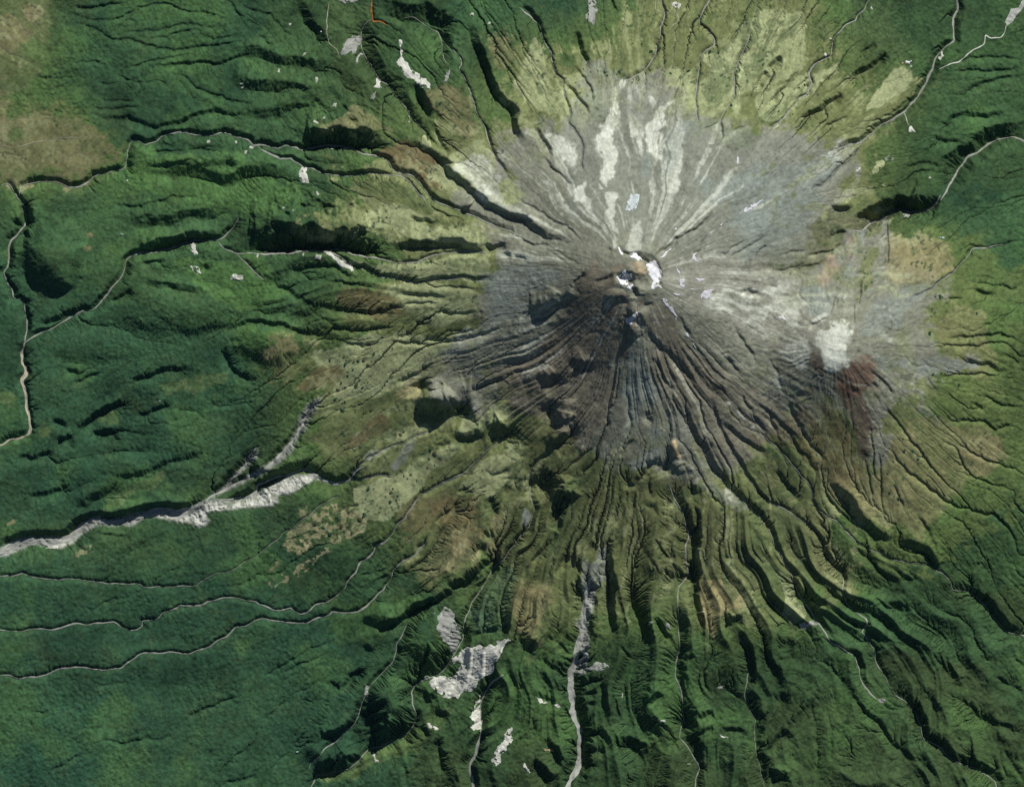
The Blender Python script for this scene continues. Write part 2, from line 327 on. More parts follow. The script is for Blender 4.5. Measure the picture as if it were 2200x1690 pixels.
3 | B3 1800,545 1850,500 1950,450 2149,340
3 | B3 1720,480 1780,500 1840,440 1950,370
3 | B3 2040,560 2080,460 2149,410
7 | B3 1910,790 1990,812 2080,812
11 | B3 1065,1110 1120,1125 1170,1210 1230,1285 1320,1355 1390,1440 1440,1490 1550,1590
7 | B3 1800,1350 1850,1440 1920,1490
5 | B3 1850,1100 1920,1200 2000,1320 2060,1420
4 | B3 1440,1150 1500,1230 1560,1300 1640,1400 1800,1580
5 | B3 1380,1020 1440,1110 1500,1200
5 | B3 1230,1470 1290,1570 1360,1680
5 | B3 1180,1360 1220,1420 1260,1500
18 | B3 470,1445 520,1445 590,1465 690,1410
18 | B3 230,1615 320,1605 420,1510
7 | B3 410,1590 480,1560 530,1490
6 | B3 680,735 760,715 850,665
4 | B3 0,1310 80,1250 240,1200
3 | B3 630,1170 690,1145 760,1130
5 | B3 0,1480 60,1450
8 | B3 1030,770 1035,870
7 s8 | B3 872,430 930,490 1000,498 1040,492 1090,540 1150,585 1185,560
11 s16 | B3 846,700 925,690 990,715 1025,760
4 | B3 1195,560 1235,630 1245,690 1230,730 1255,790
4 | B3 1090,960 1110,920 1180,900
5 | B3 900,840 940,900 960,880
5 | B3 980,1000 985,1030
7 | B3 960,1170 990,1215 1040,1160
4 | B3 800,440 840,480
4 | B3 50,1030 90,1000 130,990
3 | B4 510,1000 540,880 580,830
5 | B4 330,1095 420,1070 500,1025
3 | B4 700,1090 710,980 740,880
4 | B4 0,1350 80,1500 120,1680
8 | B4 870,1560 890,1600 920,1630
6 | B4 830,1440 950,1550 1080,1680
7 | B4 1730,800 1800,822 1900,832
4 | B4 1500,860 1640,872
4 | B4 1600,590 1720,420 1850,440 2000,410 2149,370
3 | B4 1680,720 1950,760 2060,790 2149,740
5 | B4 1480,1210 1700,1190 1950,1160 2060,1200 2149,1260
8 | B4 1620,1380 1850,1420 1920,1470 2030,1500
3 | B4 1300,1280 1600,1262 1800,1250 2000,1240 2080,1310 2149,1370
3 | B4 1960,1330 2050,1360 2149,1440
3 | B4 1340,1510 1600,1500 1900,1510 2149,1530
38 s10 | A4 1070,1690 B4 1110,105 1200,145 1290,145 1340,115 1400,85
9 | B4 520,115 600,135 690,115
6 | B4 960,45 1030,45
6 | B4 720,182 780,188 860,152
6 | B4 500,335 560,335 660,300
3 | B4 100,510 200,470 330,465
5 | B4 310,520 450,480 560,460 640,390
3 | B4 30,640 140,630 250,600 330,560
4 | B4 180,630 330,600 480,550
4 | B4 10,760 80,770
4 | B4 740,940 770,820 780,700
7 | C4 690,0 760,20
"""
# round hills and knolls: centre, radii, height
HILLS = """
B1 430,505 310 340 235
B2 90,1200 330 240 115
D2 1140,1000 220 260 200
D2 700,1420 300 150 80
D2 1080,240 220 110 70
D2 1450,420 260 230 90
B4 640,70 110 50 35
B4 990,10 60 40 25
D1 1400,650 500 200 30
C1 900,700 500 180 40
A1 1700,1320 420 80 40
B1 1500,950 600 250 85
C1 1150,620 420 120 50
B1 800,1250 420 160 45
C2 1500,60 220 120 60
C3 1370,480 70 80 50
B3 860,840 100 60 35
B3 1010,1130 60 90 40
B3 1010,980 50 80 40
B3 1090,1010 60 90 40
C4 1430,1180 260 200 30
C1 1150,480 500 140 25
"""
# ground cover patches, laid in order: colour, edge softness, opacity | outline
COVER = """
grassgreen 60 .8 | Z 250,330 620,330 760,500 700,700 420,760 200,640 150,480
grassgreen 50 .7 | Z 560,60 760,20 900,180 920,300 640,240 500,150
dullgreen 40 .8 | Z 690,0 790,0 800,120 900,220 930,290 860,280 760,240 700,140
bluegreen 90 .5 | Z -120,1180 420,1230 760,1300 760,1810 -120,1810
bluegreen 60 .5 | Z -120,520 250,640 520,720 620,820 560,960 300,1100 -120,1150
teal 90 .4 | Z -120,1500 250,1500 260,1810 -120,1810
brightgreen 70 .55 | Z 180,300 520,330 640,420 560,470 300,430
brightgreen 30 .6 | Z 380,560 560,540 620,640 520,660 420,620
brightgreen 30 .5 | Z 500,690 640,720 640,780 560,800 500,760
brightgreen 40 .4 | Z 700,1290 900,1260 920,1320 760,1380 690,1360
yellowgreen 22 .6 | D2 960,1360 1300,1260 1450,1120 1350,1080 1700,1000 1500,1200 1380,1380 1000,1480 860,1600 560,1640 500,1600 820,1520
oliveforest 130 .65 | Z 900,1280 1500,1150 1900,1150 2330,1000 2330,1810 860,1810
oliveforest 110 .5 | Z 1700,-120 2330,-120 2330,420 1900,420
oliveforest 100 .5 | Z 520,-120 960,-120 960,300 620,300
brownforest 60 .7 | Z 1640,1500 1800,1480 1900,1560 2050,1690 2050,1810 1560,1810 1600,1600
brownforest 50 .8 | Z 1880,1400 1960,1380 2080,1420 2200,1560 2200,1700 2080,1690 1990,1600 1920,1500
brownforest 30 .8 | Z 2090,1270 2330,1230 2330,1380 2180,1360
brownforest 40 .7 | Z 1380,1560 1480,1550 1560,1690 1560,1810 1380,1810
brownforest 40 .7 | Z 1100,1520 1190,1500 1200,1810 1080,1810
brownforest 40 .6 | Z 880,1620 1000,1590 1000,1810 860,1810
grassgreen 40 .6 | Z 1640,1180 1900,1290 2100,1300 2190,1400 2000,1420 1900,1380 1780,1400 1700,1320
grassgreen 50 .5 | Z 1950,450 2330,400 2330,640 2100,620 2000,520
grassgreen 40 .5 | Z 1300,1320 1400,1380 1430,1560 1330,1580 1300,1450
grassgreen 40 .5 | Z 1900,200 2100,120 2330,150 2330,220 2050,300 1950,330
dullgreen 60 .7 | Z 1640,0 1900,0 1960,150 1850,280 1700,180
olivegreen 70 .7 | Z -120,230 100,225 190,265 255,305 270,345 180,385 60,385 -120,390
tanolive 120 .85 | Z -120,230 100,225 190,265 255,305 270,345 180,385 60,385 -120,390
olive 30 .7 | Z -120,-120 100,-120 110,60 95,130 60,200 -120,220
tanolive 30 .8 | A1 -200,150 100,140 200,190 260,250 380,200 410,240 330,310 280,330 220,380 120,400 40,430 -200,440
tan 22 .75 | A1 180,90 260,60 370,70 360,160 280,170 200,130
tan 20 .7 | A1 60,500 140,490 170,560 200,600 100,580
tan 20 .7 | A1 -200,590 60,590 110,650 60,690 -200,690
tan 18 .6 | A1 -100,730 120,740 190,780 60,780 -100,760
tan 6 .6 | A1 140,1010 220,1020 200,1040 140,1035
tan 20 .6 | A1 -200,850 80,860 30,960 40,1150 -200,1250
dullgreen 20 .7 | A1 40,900 200,880 330,940 200,980 40,990
dullgreen 16 .6 | A1 30,1090 200,1090 150,1190 40,1190
dullgreen 20 .6 | A1 260,360 360,340 380,420 400,560 300,520 180,480 230,430
olivegreen 100 .75 | Z 1330,-120 1345,60 1300,110 1240,125 1170,115 1140,85 1080,50 1045,50 1060,130 1075,220 1085,285 1000,265 930,190 908,230 935,305 850,275 700,262 680,285 850,330 830,352 760,362 700,372 690,388 820,402 690,432 610,482 800,512 880,562 800,600 760,640 740,680 820,705 700,765 640,722 570,742 560,800 650,790 682,862 662,962 680,1012 780,1002 800,1040 850,1070 870,1120 860,1150 870,1190 900,1250 960,1252 1030,1202 1062,1152 1092,1202 1130,1302 1102,1385 1150,1405 1212,1280 1242,1205 1320,1262 1342,1302 1382,1210 1480,1232 1502,1330 1540,1372 1562,1312 1592,1322 1642,1255 1700,1335 1742,1335 1722,1262 1792,1282 1832,1222 1812,1172 1790,1110 1850,1100 1950,1145 2000,1125 2042,1085 2062,1025 2160,985 2152,922 2112,882 2160,850 2102,722 2082,642 2035,532 1992,512 1912,492 1890,440 1862,345 1905,280 1962,205 1995,150 1930,140 1860,190 1800,140 1760,80 1770,-120
olive 85 .92 | Z 1330,-120 1345,60 1300,110 1240,125 1170,115 1140,85 1080,50 1045,50 1060,130 1075,220 1085,285 1000,265 930,190 908,230 935,305 850,275 700,262 680,285 850,330 830,352 760,362 700,372 690,388 820,402 690,432 610,482 800,512 880,562 800,600 760,640 740,680 820,705 700,765 640,722 570,742 560,800 650,790 682,862 662,962 680,1012 780,1002 800,1040 850,1070 870,1120 860,1150 870,1190 900,1250 960,1252 1030,1202 1062,1152 1092,1202 1130,1302 1102,1385 1150,1405 1212,1280 1242,1205 1320,1262 1342,1302 1382,1210 1480,1232 1502,1330 1540,1372 1562,1312 1592,1322 1642,1255 1700,1335 1742,1335 1722,1262 1792,1282 1832,1222 1812,1172 1790,1110 1850,1100 1950,1145 2000,1125 2042,1085 2062,1025 2160,985 2152,922 2112,882 2160,850 2102,722 2082,642 2035,532 1992,512 1912,492 1890,440 1862,345 1905,280 1962,205 1995,150 1930,140 1860,190 1800,140 1760,80 1770,-120
olivegreen 110 .7 | Z 1980,480 2180,560 2330,640 2330,1000 2200,1060 2000,1220 1850,1180 1980,900
olive 70 .6 | Z 1100,1060 1500,1080 1700,1180 1750,1330 1600,1330 1500,1390 1400,1310 1260,1330 1110,1410 1050,1250
tan 30 .6 | Z 1930,900 2110,900 2160,980 2060,1020 2010,1110 1960,1145 1850,1095 1770,1060 1780,1000 1880,1010
tan 24 .55 | Z 1910,500 1990,515 2030,560 1990,600 1905,600
tan 30 .5 | Z 2020,640 2090,650 2130,780 2090,830 2010,780 1990,700
tan 20 .6 | C4 1840,300 1980,380 2000,520 1900,560 1940,690 1750,680 1600,560 1620,420
tanolive 26 .75 | A2 1400,760 1600,700 1720,760 1830,880 1850,1000 1780,1180 1640,1080 1560,960 1460,940
tanolive 24 .7 | A2 1920,280 2149,280 2149,560 2020,560 1960,520
tan 14 .5 | A2 740,960 900,900 1000,1000 1140,1130 1000,1110 800,1070 600,1070
brown 16 .85 | A2 1190,1170 1350,1230 1570,1340 1590,1480 1620,1560 1480,1600 1340,1470 1140,1390 1110,1300 950,1290 1100,1240
brown 16 .7 | B2 680,860 800,800 1040,800 1180,830 1250,920 1300,1000 1050,1050 900,960 760,940
brown 12 .7 | B2 500,1440 640,1370 720,1400 720,1500 600,1560 420,1640 380,1580
tan 10 .7 | B2 60,1400 100,1290 200,1200 350,1250 400,1400 300,1340 160,1350
brown 24 .8 | C2 700,480 900,300 1050,120 1160,300 1000,420 760,520 560,580
brown 20 .7 | C2 1450,900 1700,850 1860,860 1900,1000 1880,1250 1700,1400 1560,1350 1500,1100
tan 18 .7 | C2 1400,1450 1500,1300 1700,1150 1880,1180 1900,1340 1700,1500 1480,1590 1390,1540
brown 30 .5 | C2 1200,1000 1500,830 1700,800 1500,1100 1250,1250
tan 14 .7 | C2 1920,1060 2080,1050 2120,1180 1960,1190
tan 14 .6 | C2 1930,1250 2090,1250 2050,1380 1940,1350
dullgreen 20 .8 | C2 400,420 540,560 740,640 700,730 560,700 420,640 250,540
dullgreen 14 .7 | C2 980,1080 1080,1100 1150,1200 1000,1280 880,1260
sage 24 .7 | Z 1150,60 1190,200 1330,180 1480,180 1620,30 1740,20 1720,150 1620,200 1480,280 1330,200 1260,260 1200,260 1120,230 1080,180
sage 16 .7 | A3 380,650 640,580 800,640 940,680 880,860 760,960 560,1000 480,860
sage 16 .7 | A3 1060,620 1400,560 1560,620 1560,800 1300,900 1200,760 1060,680
sage 14 .7 | A3 1560,450 1760,420 2000,380 1960,700 1880,1000 1780,900 1850,700 1700,700
sage 20 .8 | A4 -100,780 330,620 600,480 680,470 560,620 380,780 100,980 -100,1020
sage 12 .9 | A4 870,790 1080,560 1180,540 1200,640 1130,760 930,900 820,920
olive 16 .6 | A4 640,680 900,520 1000,430 1020,470 860,620 700,720 560,800
sage 20 .75 | Z 1020,290 1090,380 1150,440 1200,520 1110,480 1000,420 900,380 930,350
sage 20 .8 | B2 480,1330 800,1180 1200,1120 1600,1180 2000,1160 1700,1300 1500,1420 1300,1550 1150,1680 700,1700 560,1640 720,1560 740,1440 520,1420
sage 20 .8 | B2 760,560 1100,600 1340,570 1700,500 1960,500 1960,640 1700,700 1200,720 950,640
sage 24 .75 | B2 1040,760 1400,740 1850,740 2000,900 1850,1050 1500,1150 1300,1000 1200,860
sage 20 .7 | B2 900,100 1250,100 1500,260 1800,230 2000,380 1800,420 1400,400 1100,320 950,260
sage 12 .85 | C2 780,850 1180,720 1300,680 1420,800 1280,920 1160,1080 960,1080 900,1200 760,1250 820,1000
sage 12 .85 | C2 1660,380 1760,150 2000,100 2149,80 2149,200 1900,330 1780,410
sage 14 .7 | C2 1380,560 1620,450 1720,430 1620,560 1480,680 1380,800 1300,680
sage 14 .75 | C2 1700,780 1900,590 2149,500 2149,760 1960,900 1880,860 1780,800
sage 16 .6 | C2 1080,330 1250,270 1500,270 1500,340 1200,420 1060,430
sage 12 .7 | C3 -60,440 130,400 130,600 120,850 -60,820
rocktan 16 .7 | B2 1180,1640 1500,1420 1800,1330 2000,1350 1800,1600 1700,1690 1480,1690 1460,1480 1300,1600
yellowrock 12 .6 | B2 1150,1690 1380,1520 1440,1700
dullgreen 20 .6 | C2 220,1300 380,1110 560,1000 720,950 820,1000 900,1100 800,1250 560,1290 400,1360
speckle 8 .8 | C2 240,1280 380,1120 560,1010 720,960 800,1020 960,1080 930,1180 760,1250 560,1280 400,1340 240,1340
speckle 6 .7 | C2 90,1640 180,1560 280,1540 260,1640 180,1660
speckle 6 .7 | C2 320,1530 350,1450 500,1400 620,1310 640,1340 500,1470 340,1580
speckle 5 .6 | C2 350,1060 370,940 440,950 420,1040
speckle 5 .6 | C2 80,1510 180,1420 190,1450 120,1520
speckle 5 .5 | C1 620,1400 640,1330 760,1290 780,1340 680,1400
yellowgreen 14 .6 | C1 280,380 350,290 420,260 460,300 380,370 300,390
yellowgreen 10 .5 | C1 -100,20 100,0 130,150 60,120 -100,100
tan 6 .7 | C1 40,1110 90,1040 130,1040 110,1110 60,1130
yellowgreen 16 .4 | C1 880,940 1100,800 1450,620 1300,760 1000,940 860,1030
yellowgreen 16 .4 | C1 780,320 860,180 960,160 1000,260 820,300
yellowgreen 20 .4 | B1 1300,1600 1560,1550 1900,1480 1960,1560 1600,1690
tan 5 .8 | B1 710,310 770,310 780,345 720,330
tan 5 .7 | B1 690,430 760,430 750,460 700,460
rocktan 90 .55 | Z 1340,165 1415,165 1460,200 1492,272 1560,302 1650,275 1742,305 1840,312 1832,362 1792,422 1750,482 1800,478 1905,458 1910,600 1980,580 2030,590 2000,625 1970,690 2080,782 2090,802 1990,802 1905,795 2022,902 1960,885 1880,840 1900,962 1868,1060 1850,905 1800,862 1742,852 1722,902 1690,932 1642,922 1602,962 1542,1002 1530,1040 1602,1100 1560,1080 1500,990 1482,1035 1440,1045 1382,1002 1332,1012 1302,1022 1232,962 1180,932 1130,865 1062,872 1000,872 940,850 905,785 950,742 1022,702 1002,642 1012,602 1052,562 1082,532 1062,472 1002,442 962,402 1000,382 1080,442 1112,422 1052,352 1062,292 1130,255 1190,275 1232,305 1272,295 1302,252 1322,202
rock 64 .92 | Z 1340,165 1415,165 1460,200 1492,272 1560,302 1650,275 1742,305 1840,312 1832,362 1792,422 1750,482 1800,478 1905,458 1910,600 1980,580 2030,590 2000,625 1970,690 2080,782 2090,802 1990,802 1905,795 2022,902 1960,885 1880,840 1900,962 1868,1060 1850,905 1800,862 1742,852 1722,902 1690,932 1642,922 1602,962 1542,1002 1530,1040 1602,1100 1560,1080 1500,990 1482,1035 1440,1045 1382,1002 1332,1012 1302,1022 1232,962 1180,932 1130,865 1062,872 1000,872 940,850 905,785 950,742 1022,702 1002,642 1012,602 1052,562 1082,532 1062,472 1002,442 962,402 1000,382 1080,442 1112,422 1052,352 1062,292 1130,255 1190,275 1232,305 1272,295 1302,252 1322,202
brown 30 .6 | Z 1600,930 1720,860 1800,880 1860,1000 1800,1040 1700,980
mossrock 30 .7 | Z 1330,1010 1480,1020 1560,1100 1640,1200 1560,1300 1480,1230 1380,1220 1320,1120
mossrock 26 .6 | Z 1120,880 1260,960 1320,1060 1280,1160 1180,1100 1120,1000
mossrock 26 .5 | Z 1640,960 1760,1100 1840,1240 1800,1280 1700,1200 1600,1060
mossrock 24 .6 | Z 1660,470 1770,500 1790,560 1700,600 1600,600 1640,540
rockgrey 50 .7 | Z 1250,120 1480,240 1700,300 1820,330 1700,560 1500,560 1400,520 1320,500 1220,460 1200,330
rockwarm 36 .5 | Z 1400,560 1640,560 1750,640 1760,720 1660,760 1500,680 1430,640
darkrock 26 .85 | B3 600,640 760,590 860,640 820,760 960,820 960,1240 1000,1320 700,1420 400,1640 0,1690 -60,1560 200,1250 350,1050 480,800
darkrock 30 .75 | Z 1040,800 1200,720 1300,760 1330,840 1250,960 1180,930 1120,880 1080,860
darkrock 30 .7 | B3 1110,950 1280,880 1360,1060 1700,1500 1900,1700 1400,1700 1150,1250
darkrock 40 .55 | Z 1380,760 1500,760 1680,860 1660,930 1560,1000 1480,980 1400,860
bluegrey 24 .7 | B3 -200,600 300,600 420,640 200,800 120,980 -200,1050
bluegrey 24 .6 | B2 1850,640 2149,650 2149,900 1950,900
bluegrey 24 .75 | B3 1000,1150 1080,1400 1300,1700 900,1700 960,1400
bluegrey 20 .7 | C3 900,-40 1200,-40 1230,160 1100,130 1060,350 960,330 960,100
bluegrey 14 .8 | C3 1180,290 1320,300 1330,380 1180,560 1020,700 980,620 1100,500
bluegrey 24 .75 | A3 1480,1500 2149,1380 2149,1700 1700,1700
bluegrey 34 .8 | Z 1560,420 1640,370 1760,330 1800,350 1700,450 1620,520 1560,500
bluegrey 24 .6 | B4 -200,600 200,350 420,100 520,0 300,0 -200,200
bluegrey 14 .7 | A3 1300,1200 1400,1080 1540,980 1560,1060 1440,1160 1340,1350 1240,1500 1200,1690
bluegrey 12 .7 | A3 1060,1240 1150,1380 1110,1480 1060,1470
bluegrey 12 .8 | B4 230,790 400,760 560,830 500,1000 330,980 250,880
bluegrey 26 .7 | B4 760,1060 900,880 1050,800 1200,780 1380,700 1300,880 1100,980 1180,1080 900,1180 720,1180
bluegrey 22 .75 | B4 820,1350 1200,1320 1700,1400 1800,1440 1400,1470 900,1450
bluegrey 14 .8 | B4 860,140 1000,70 1110,100 950,180 880,170
bluegrey 12 .6 | B4 650,380 800,290 900,200 850,380 740,560 720,760 640,680 740,480
palescree 26 .8 | A3 200,1020 400,1180 520,1240 525,1500 440,1400 330,1240
palescree 24 .85 | A3 740,1080 870,920 945,690 955,860 890,1100 870,1300 800,1590 735,1600 745,1450 790,1300 720,1240
palescree 18 .7 | A3 1020,960 1060,1060 1100,1200 1120,1330 1060,1290 1020,1110
palescree 22 .75 | A3 1180,1000 1300,900 1420,780 1300,1000 1250,1100 1230,1360 1190,1450 1140,1300 1130,1120
palescree 8 .7 | A3 760,720 860,820 940,660 960,700 900,880 800,760
palescree 8 .6 | A3 1140,760 1220,860 1260,900 1200,960 1160,860
palescree 8 .7 | A3 520,1590 600,1520 640,1690 540,1690
palescree 8 .6 | A3 1300,1600 1380,1320 1400,1340 1370,1600
palescree 10 .6 | B3 560,0 640,0 720,240 780,260 660,140
palescree 10 .7 | B3 760,0 860,0 840,200 900,420 880,440 800,220
palescree 14 .45 | B3 960,420 1000,250 1060,200 1050,470 970,460
palescree 20 .6 | A2 1640,1400 1850,1280 1980,1380 2100,1690 1900,1690 1780,1500
palescree 60 .5 | B3 1380,840 1700,840 2149,900 2149,1080 1800,1000 1500,900
palescree 60 .5 | B4 -60,780 200,780 260,900 300,1000 280,1150 100,1080 -60,980
palescree 40 .8 | B4 410,1100 520,1060 640,1080 660,1180 640,1230 680,1300 640,1430 560,1470 470,1440 430,1380 470,1290 380,1230 330,1290 360,1180
palescree 10 .7 | B4 320,990 480,970 480,1010 340,1030
palescree 16 .5 | B4 60,1350 300,1180 360,1280 330,1480 240,1480
palescree 14 .5 | C3 1740,40 1860,220 2000,300 2149,480 2040,320 1900,140
rockgrey 12 .7 | C3 1200,-20 1300,60 1440,200 1560,480 1700,700 1640,680 1450,500 1300,260
rockgrey 10 .5 | C3 1540,750 1700,780 1900,900 2040,1040 1880,1020 1700,880
red 40 .6 | B4 660,1360 830,1350 860,1420 900,1560 840,1620 860,1700 560,1700 500,1500 640,1430
red 12 .6 | B4 380,1420 440,1330 480,1450 440,1520
darkrock 20 .8 | B4 360,1290 460,1290 470,1400 440,1520 370,1480
palescree 20 .55 | B4 440,1290 520,1240 660,1230 680,1300 650,1420 560,1470 470,1440
buff 14 .6 | B3 1000,560 1060,560 1110,600 1120,680 1070,720 1020,660
red 20 .3 | B3 820,540 960,560 1000,620 900,640 800,600
red 16 .3 | B3 1040,880 1100,900 1090,1010 1000,1200 950,1190 1000,1050
reddark 22 .75 | C4 520,-40 720,-40 880,200 950,330 900,380 840,260 880,480 800,600 740,420 640,200
darkrock 14 .7 | C4 240,-40 420,-40 320,120 290,260 240,200
pink 20 .45 | B4 390,700 500,560 560,490 600,560 540,640 540,740 430,740
pink 16 .4 | B4 660,350 740,330 740,580 690,600 690,480
tan 24 .7 | B4 1050,330 1220,330 1480,380 1580,500 1560,600 1400,680 1050,740 1010,640
olive 8 .8 | B4 790,640 860,430 960,440 870,560 850,720 780,800 760,900 720,1000
olive 16 .7 | B4 900,220 980,210 960,330 860,370
mossrock 10 .8 | B4 300,260 480,120 700,180 860,120 840,260 640,300 640,400 480,500 340,380
sage 8 .8 | B4 560,80 680,60 700,100 600,115
sage 8 .6 | B4 380,200 500,80 520,120 430,230
mossgreen 70 .65 | Z 1120,920 1300,1010 1480,1030 1640,1160 1720,1320 1480,1240 1340,1300 1200,1290 1060,1180 1090,1000
buff 6 .9 | C3 1340,420 1370,420 1400,520 1430,550 1310,530
bluegrey 8 .9 | C3 70,1060 100,1000 160,1030 120,1170 80,1140
bluegrey 8 .7 | C2 930,540 1100,490 1200,460 1080,530 970,600
rockgrey 8 .8 | C2 1140,640 1230,520 1350,400 1370,380 1310,560 1180,700
rockgrey 8 .9 | C2 1540,300 1620,230 1740,170 1740,200 1600,280
buffgrass 8 .9 | D3 1590,-60 1790,-60 1830,180 1900,60 1940,180 1850,220 1760,290 1740,440 1690,460 1620,330 1580,160
buffgrass 36 .7 | D3 80,-60 330,-60 300,140 280,380 220,520 60,380 30,200
sage 6 .9 | D4 80,-40 200,0 240,120 330,160 350,240 230,290 140,180
sage 6 .7 | C4 40,1520 140,1540 190,1650 100,1680
paleteal 20 .6 | C2 1920,1600 2149,1440 2149,1700 1900,1700
paleteal 16 .55 | D2 1760,260 1960,0 2149,0 2149,330 1850,400
gorge 3 .95 | C1 -100,1330 0,1310 120,1250 230,1225 520,1232 600,1190 650,1130 740,1070 825,1050 860,1090 1000,1070 1170,1010 1240,1012 1380,990 1530,1020 1640,950 1740,900 1830,920 1900,915 2060,900 2149,840 2149,975 2000,980 1850,1000 1740,1010 1730,1050 1760,1090 1720,1130 1670,1145 1560,1100 1520,1115 1330,1060 1210,1060 1100,1130 1000,1135 900,1130 800,1130 700,1190 620,1260 560,1290 480,1330 400,1300 250,1290 150,1340 60,1380 -100,1420
gorge 3 .9 | C1 1740,900 1880,790 1960,700 2040,600 2130,470 2160,480 2150,560 2080,640 1970,740 1900,830 1780,900
gorge 3 .9 | C2 -270,830 0,660 120,600 210,510 270,440 340,300 350,210 420,130 480,70 530,55 550,70 530,120 470,210 410,330 350,400 320,480 260,540 150,640 0,730 -260,840
gorge 3 .95 | C2 0,850 100,810 200,740 280,700 430,700 480,680 560,740 620,770 700,780 690,790 600,770 480,750 400,790 350,830 300,860 180,880 190,940 100,970 0,970
white 4 .7 | C1 1240,1030 1380,1010 1640,1040 1740,940 1900,960 2149,900 2149,970 1850,1000 1740,1010 1700,1130 1560,1100 1330,1060
white 3 .7 | C1 400,1300 480,1280 640,1260 560,1300 480,1330
white 4 .7 | C2 0,870 200,760 440,710 480,750 350,830 180,880 100,960 0,965
gorge 3 .95 | D3 590,-60 600,200 560,330 540,270 525,300 570,380 540,480 600,610 530,620 500,740 600,740 640,600 650,440 640,330 680,200 700,60 720,-30
rockgrey 3 .9 | C3 590,1390 640,1440 700,1430 740,1320 780,1290 810,1340 800,1450 800,1580 730,1620 690,1690 590,1690 590,1500
white 2 .75 | A1 1745,1170 1761,1176 1757,1200 1741,1194
white 2 .75 | A1 1975,1180 1991,1184 1987,1202 1971,1197
white 2 .75 | A1 2045,1255 2065,1263 2061,1295 2039,1287
white 2 .75 | A1 2090,1225 2126,1229 2118,1245 2080,1241
white 2 .75 | A1 2015,700 2037,703 2032,716 2009,712
white 2 .75 | A1 2030,730 2044,732 2041,744 2026,741
white 2 .75 | A2 270,195 290,198 286,213 264,209
white 2 .75 | A2 485,1010 525,1013 517,1028 473,1024
white 2 .75 | A2 570,985 586,988 582,1001 566,997
white 2 .75 | A2 500,640 516,650 512,690 496,680
white 2 .75 | A2 190,570 204,578 201,610 186,602
white 2 .75 | A2 655,860 679,866 674,890 648,884
white 2 .75 | A2 580,1075 610,1077 604,1087 571,1084
white 2 .75 | A2 630,1232 664,1235 657,1250 620,1246
white 2 .75 | A2 720,1235 780,1238 768,1253 702,1249
white 2 .75 | A2 1805,105 1831,111 1825,137 1798,130
white 2 .75 | A2 1955,185 1975,188 1971,203 1949,199
white 2 .75 | B2 5,480 19,488 16,520 1,512
white 2 .75 | B2 395,475 405,481 403,509 392,502
white 2 .75 | B2 505,495 555,504 545,541 490,531
white 2 .75 | B2 225,95 241,99 237,117 221,112
white 2 .75 | B2 310,115 326,118 322,131 306,127
white 2 .75 | B1 1950,665 2040,674 2022,711 1923,701
white 2 .75 | B1 1010,315 1028,317 1024,327 1005,324
white 2 .75 | C1 400,1300 490,1306 472,1330 373,1324
white 2 .75 | C1 1320,82 1338,84 1334,92 1315,90
white 2 .75 | D2 1490,220 1504,222 1501,230 1486,228
white 2 .75 | D3 1590,208 1620,210 1614,222 1581,219
white 2 .75 | D3 1155,295 1183,299 1177,315 1147,311
white 2 .75 | D3 920,885 932,895 929,935 917,925
white 2 .75 | D3 1480,1485 1506,1489 1500,1505 1473,1501
white 2 .75 | D3 1255,1125 1291,1129 1283,1145 1245,1141
white 2 .75 | D3 1735,830 1775,834 1767,854 1723,849
white 2 .75 | D2 915,830 939,850 934,930 908,910
white 2 .75 | D2 1420,755 1460,761 1452,785 1408,779
white 2 .75 | A4 515,320 535,323 531,336 509,332
white 2 .75 | A4 870,45 884,51 881,75 866,69
white 2 .75 | A4 1355,1480 1375,1483 1371,1498 1349,1494
"""
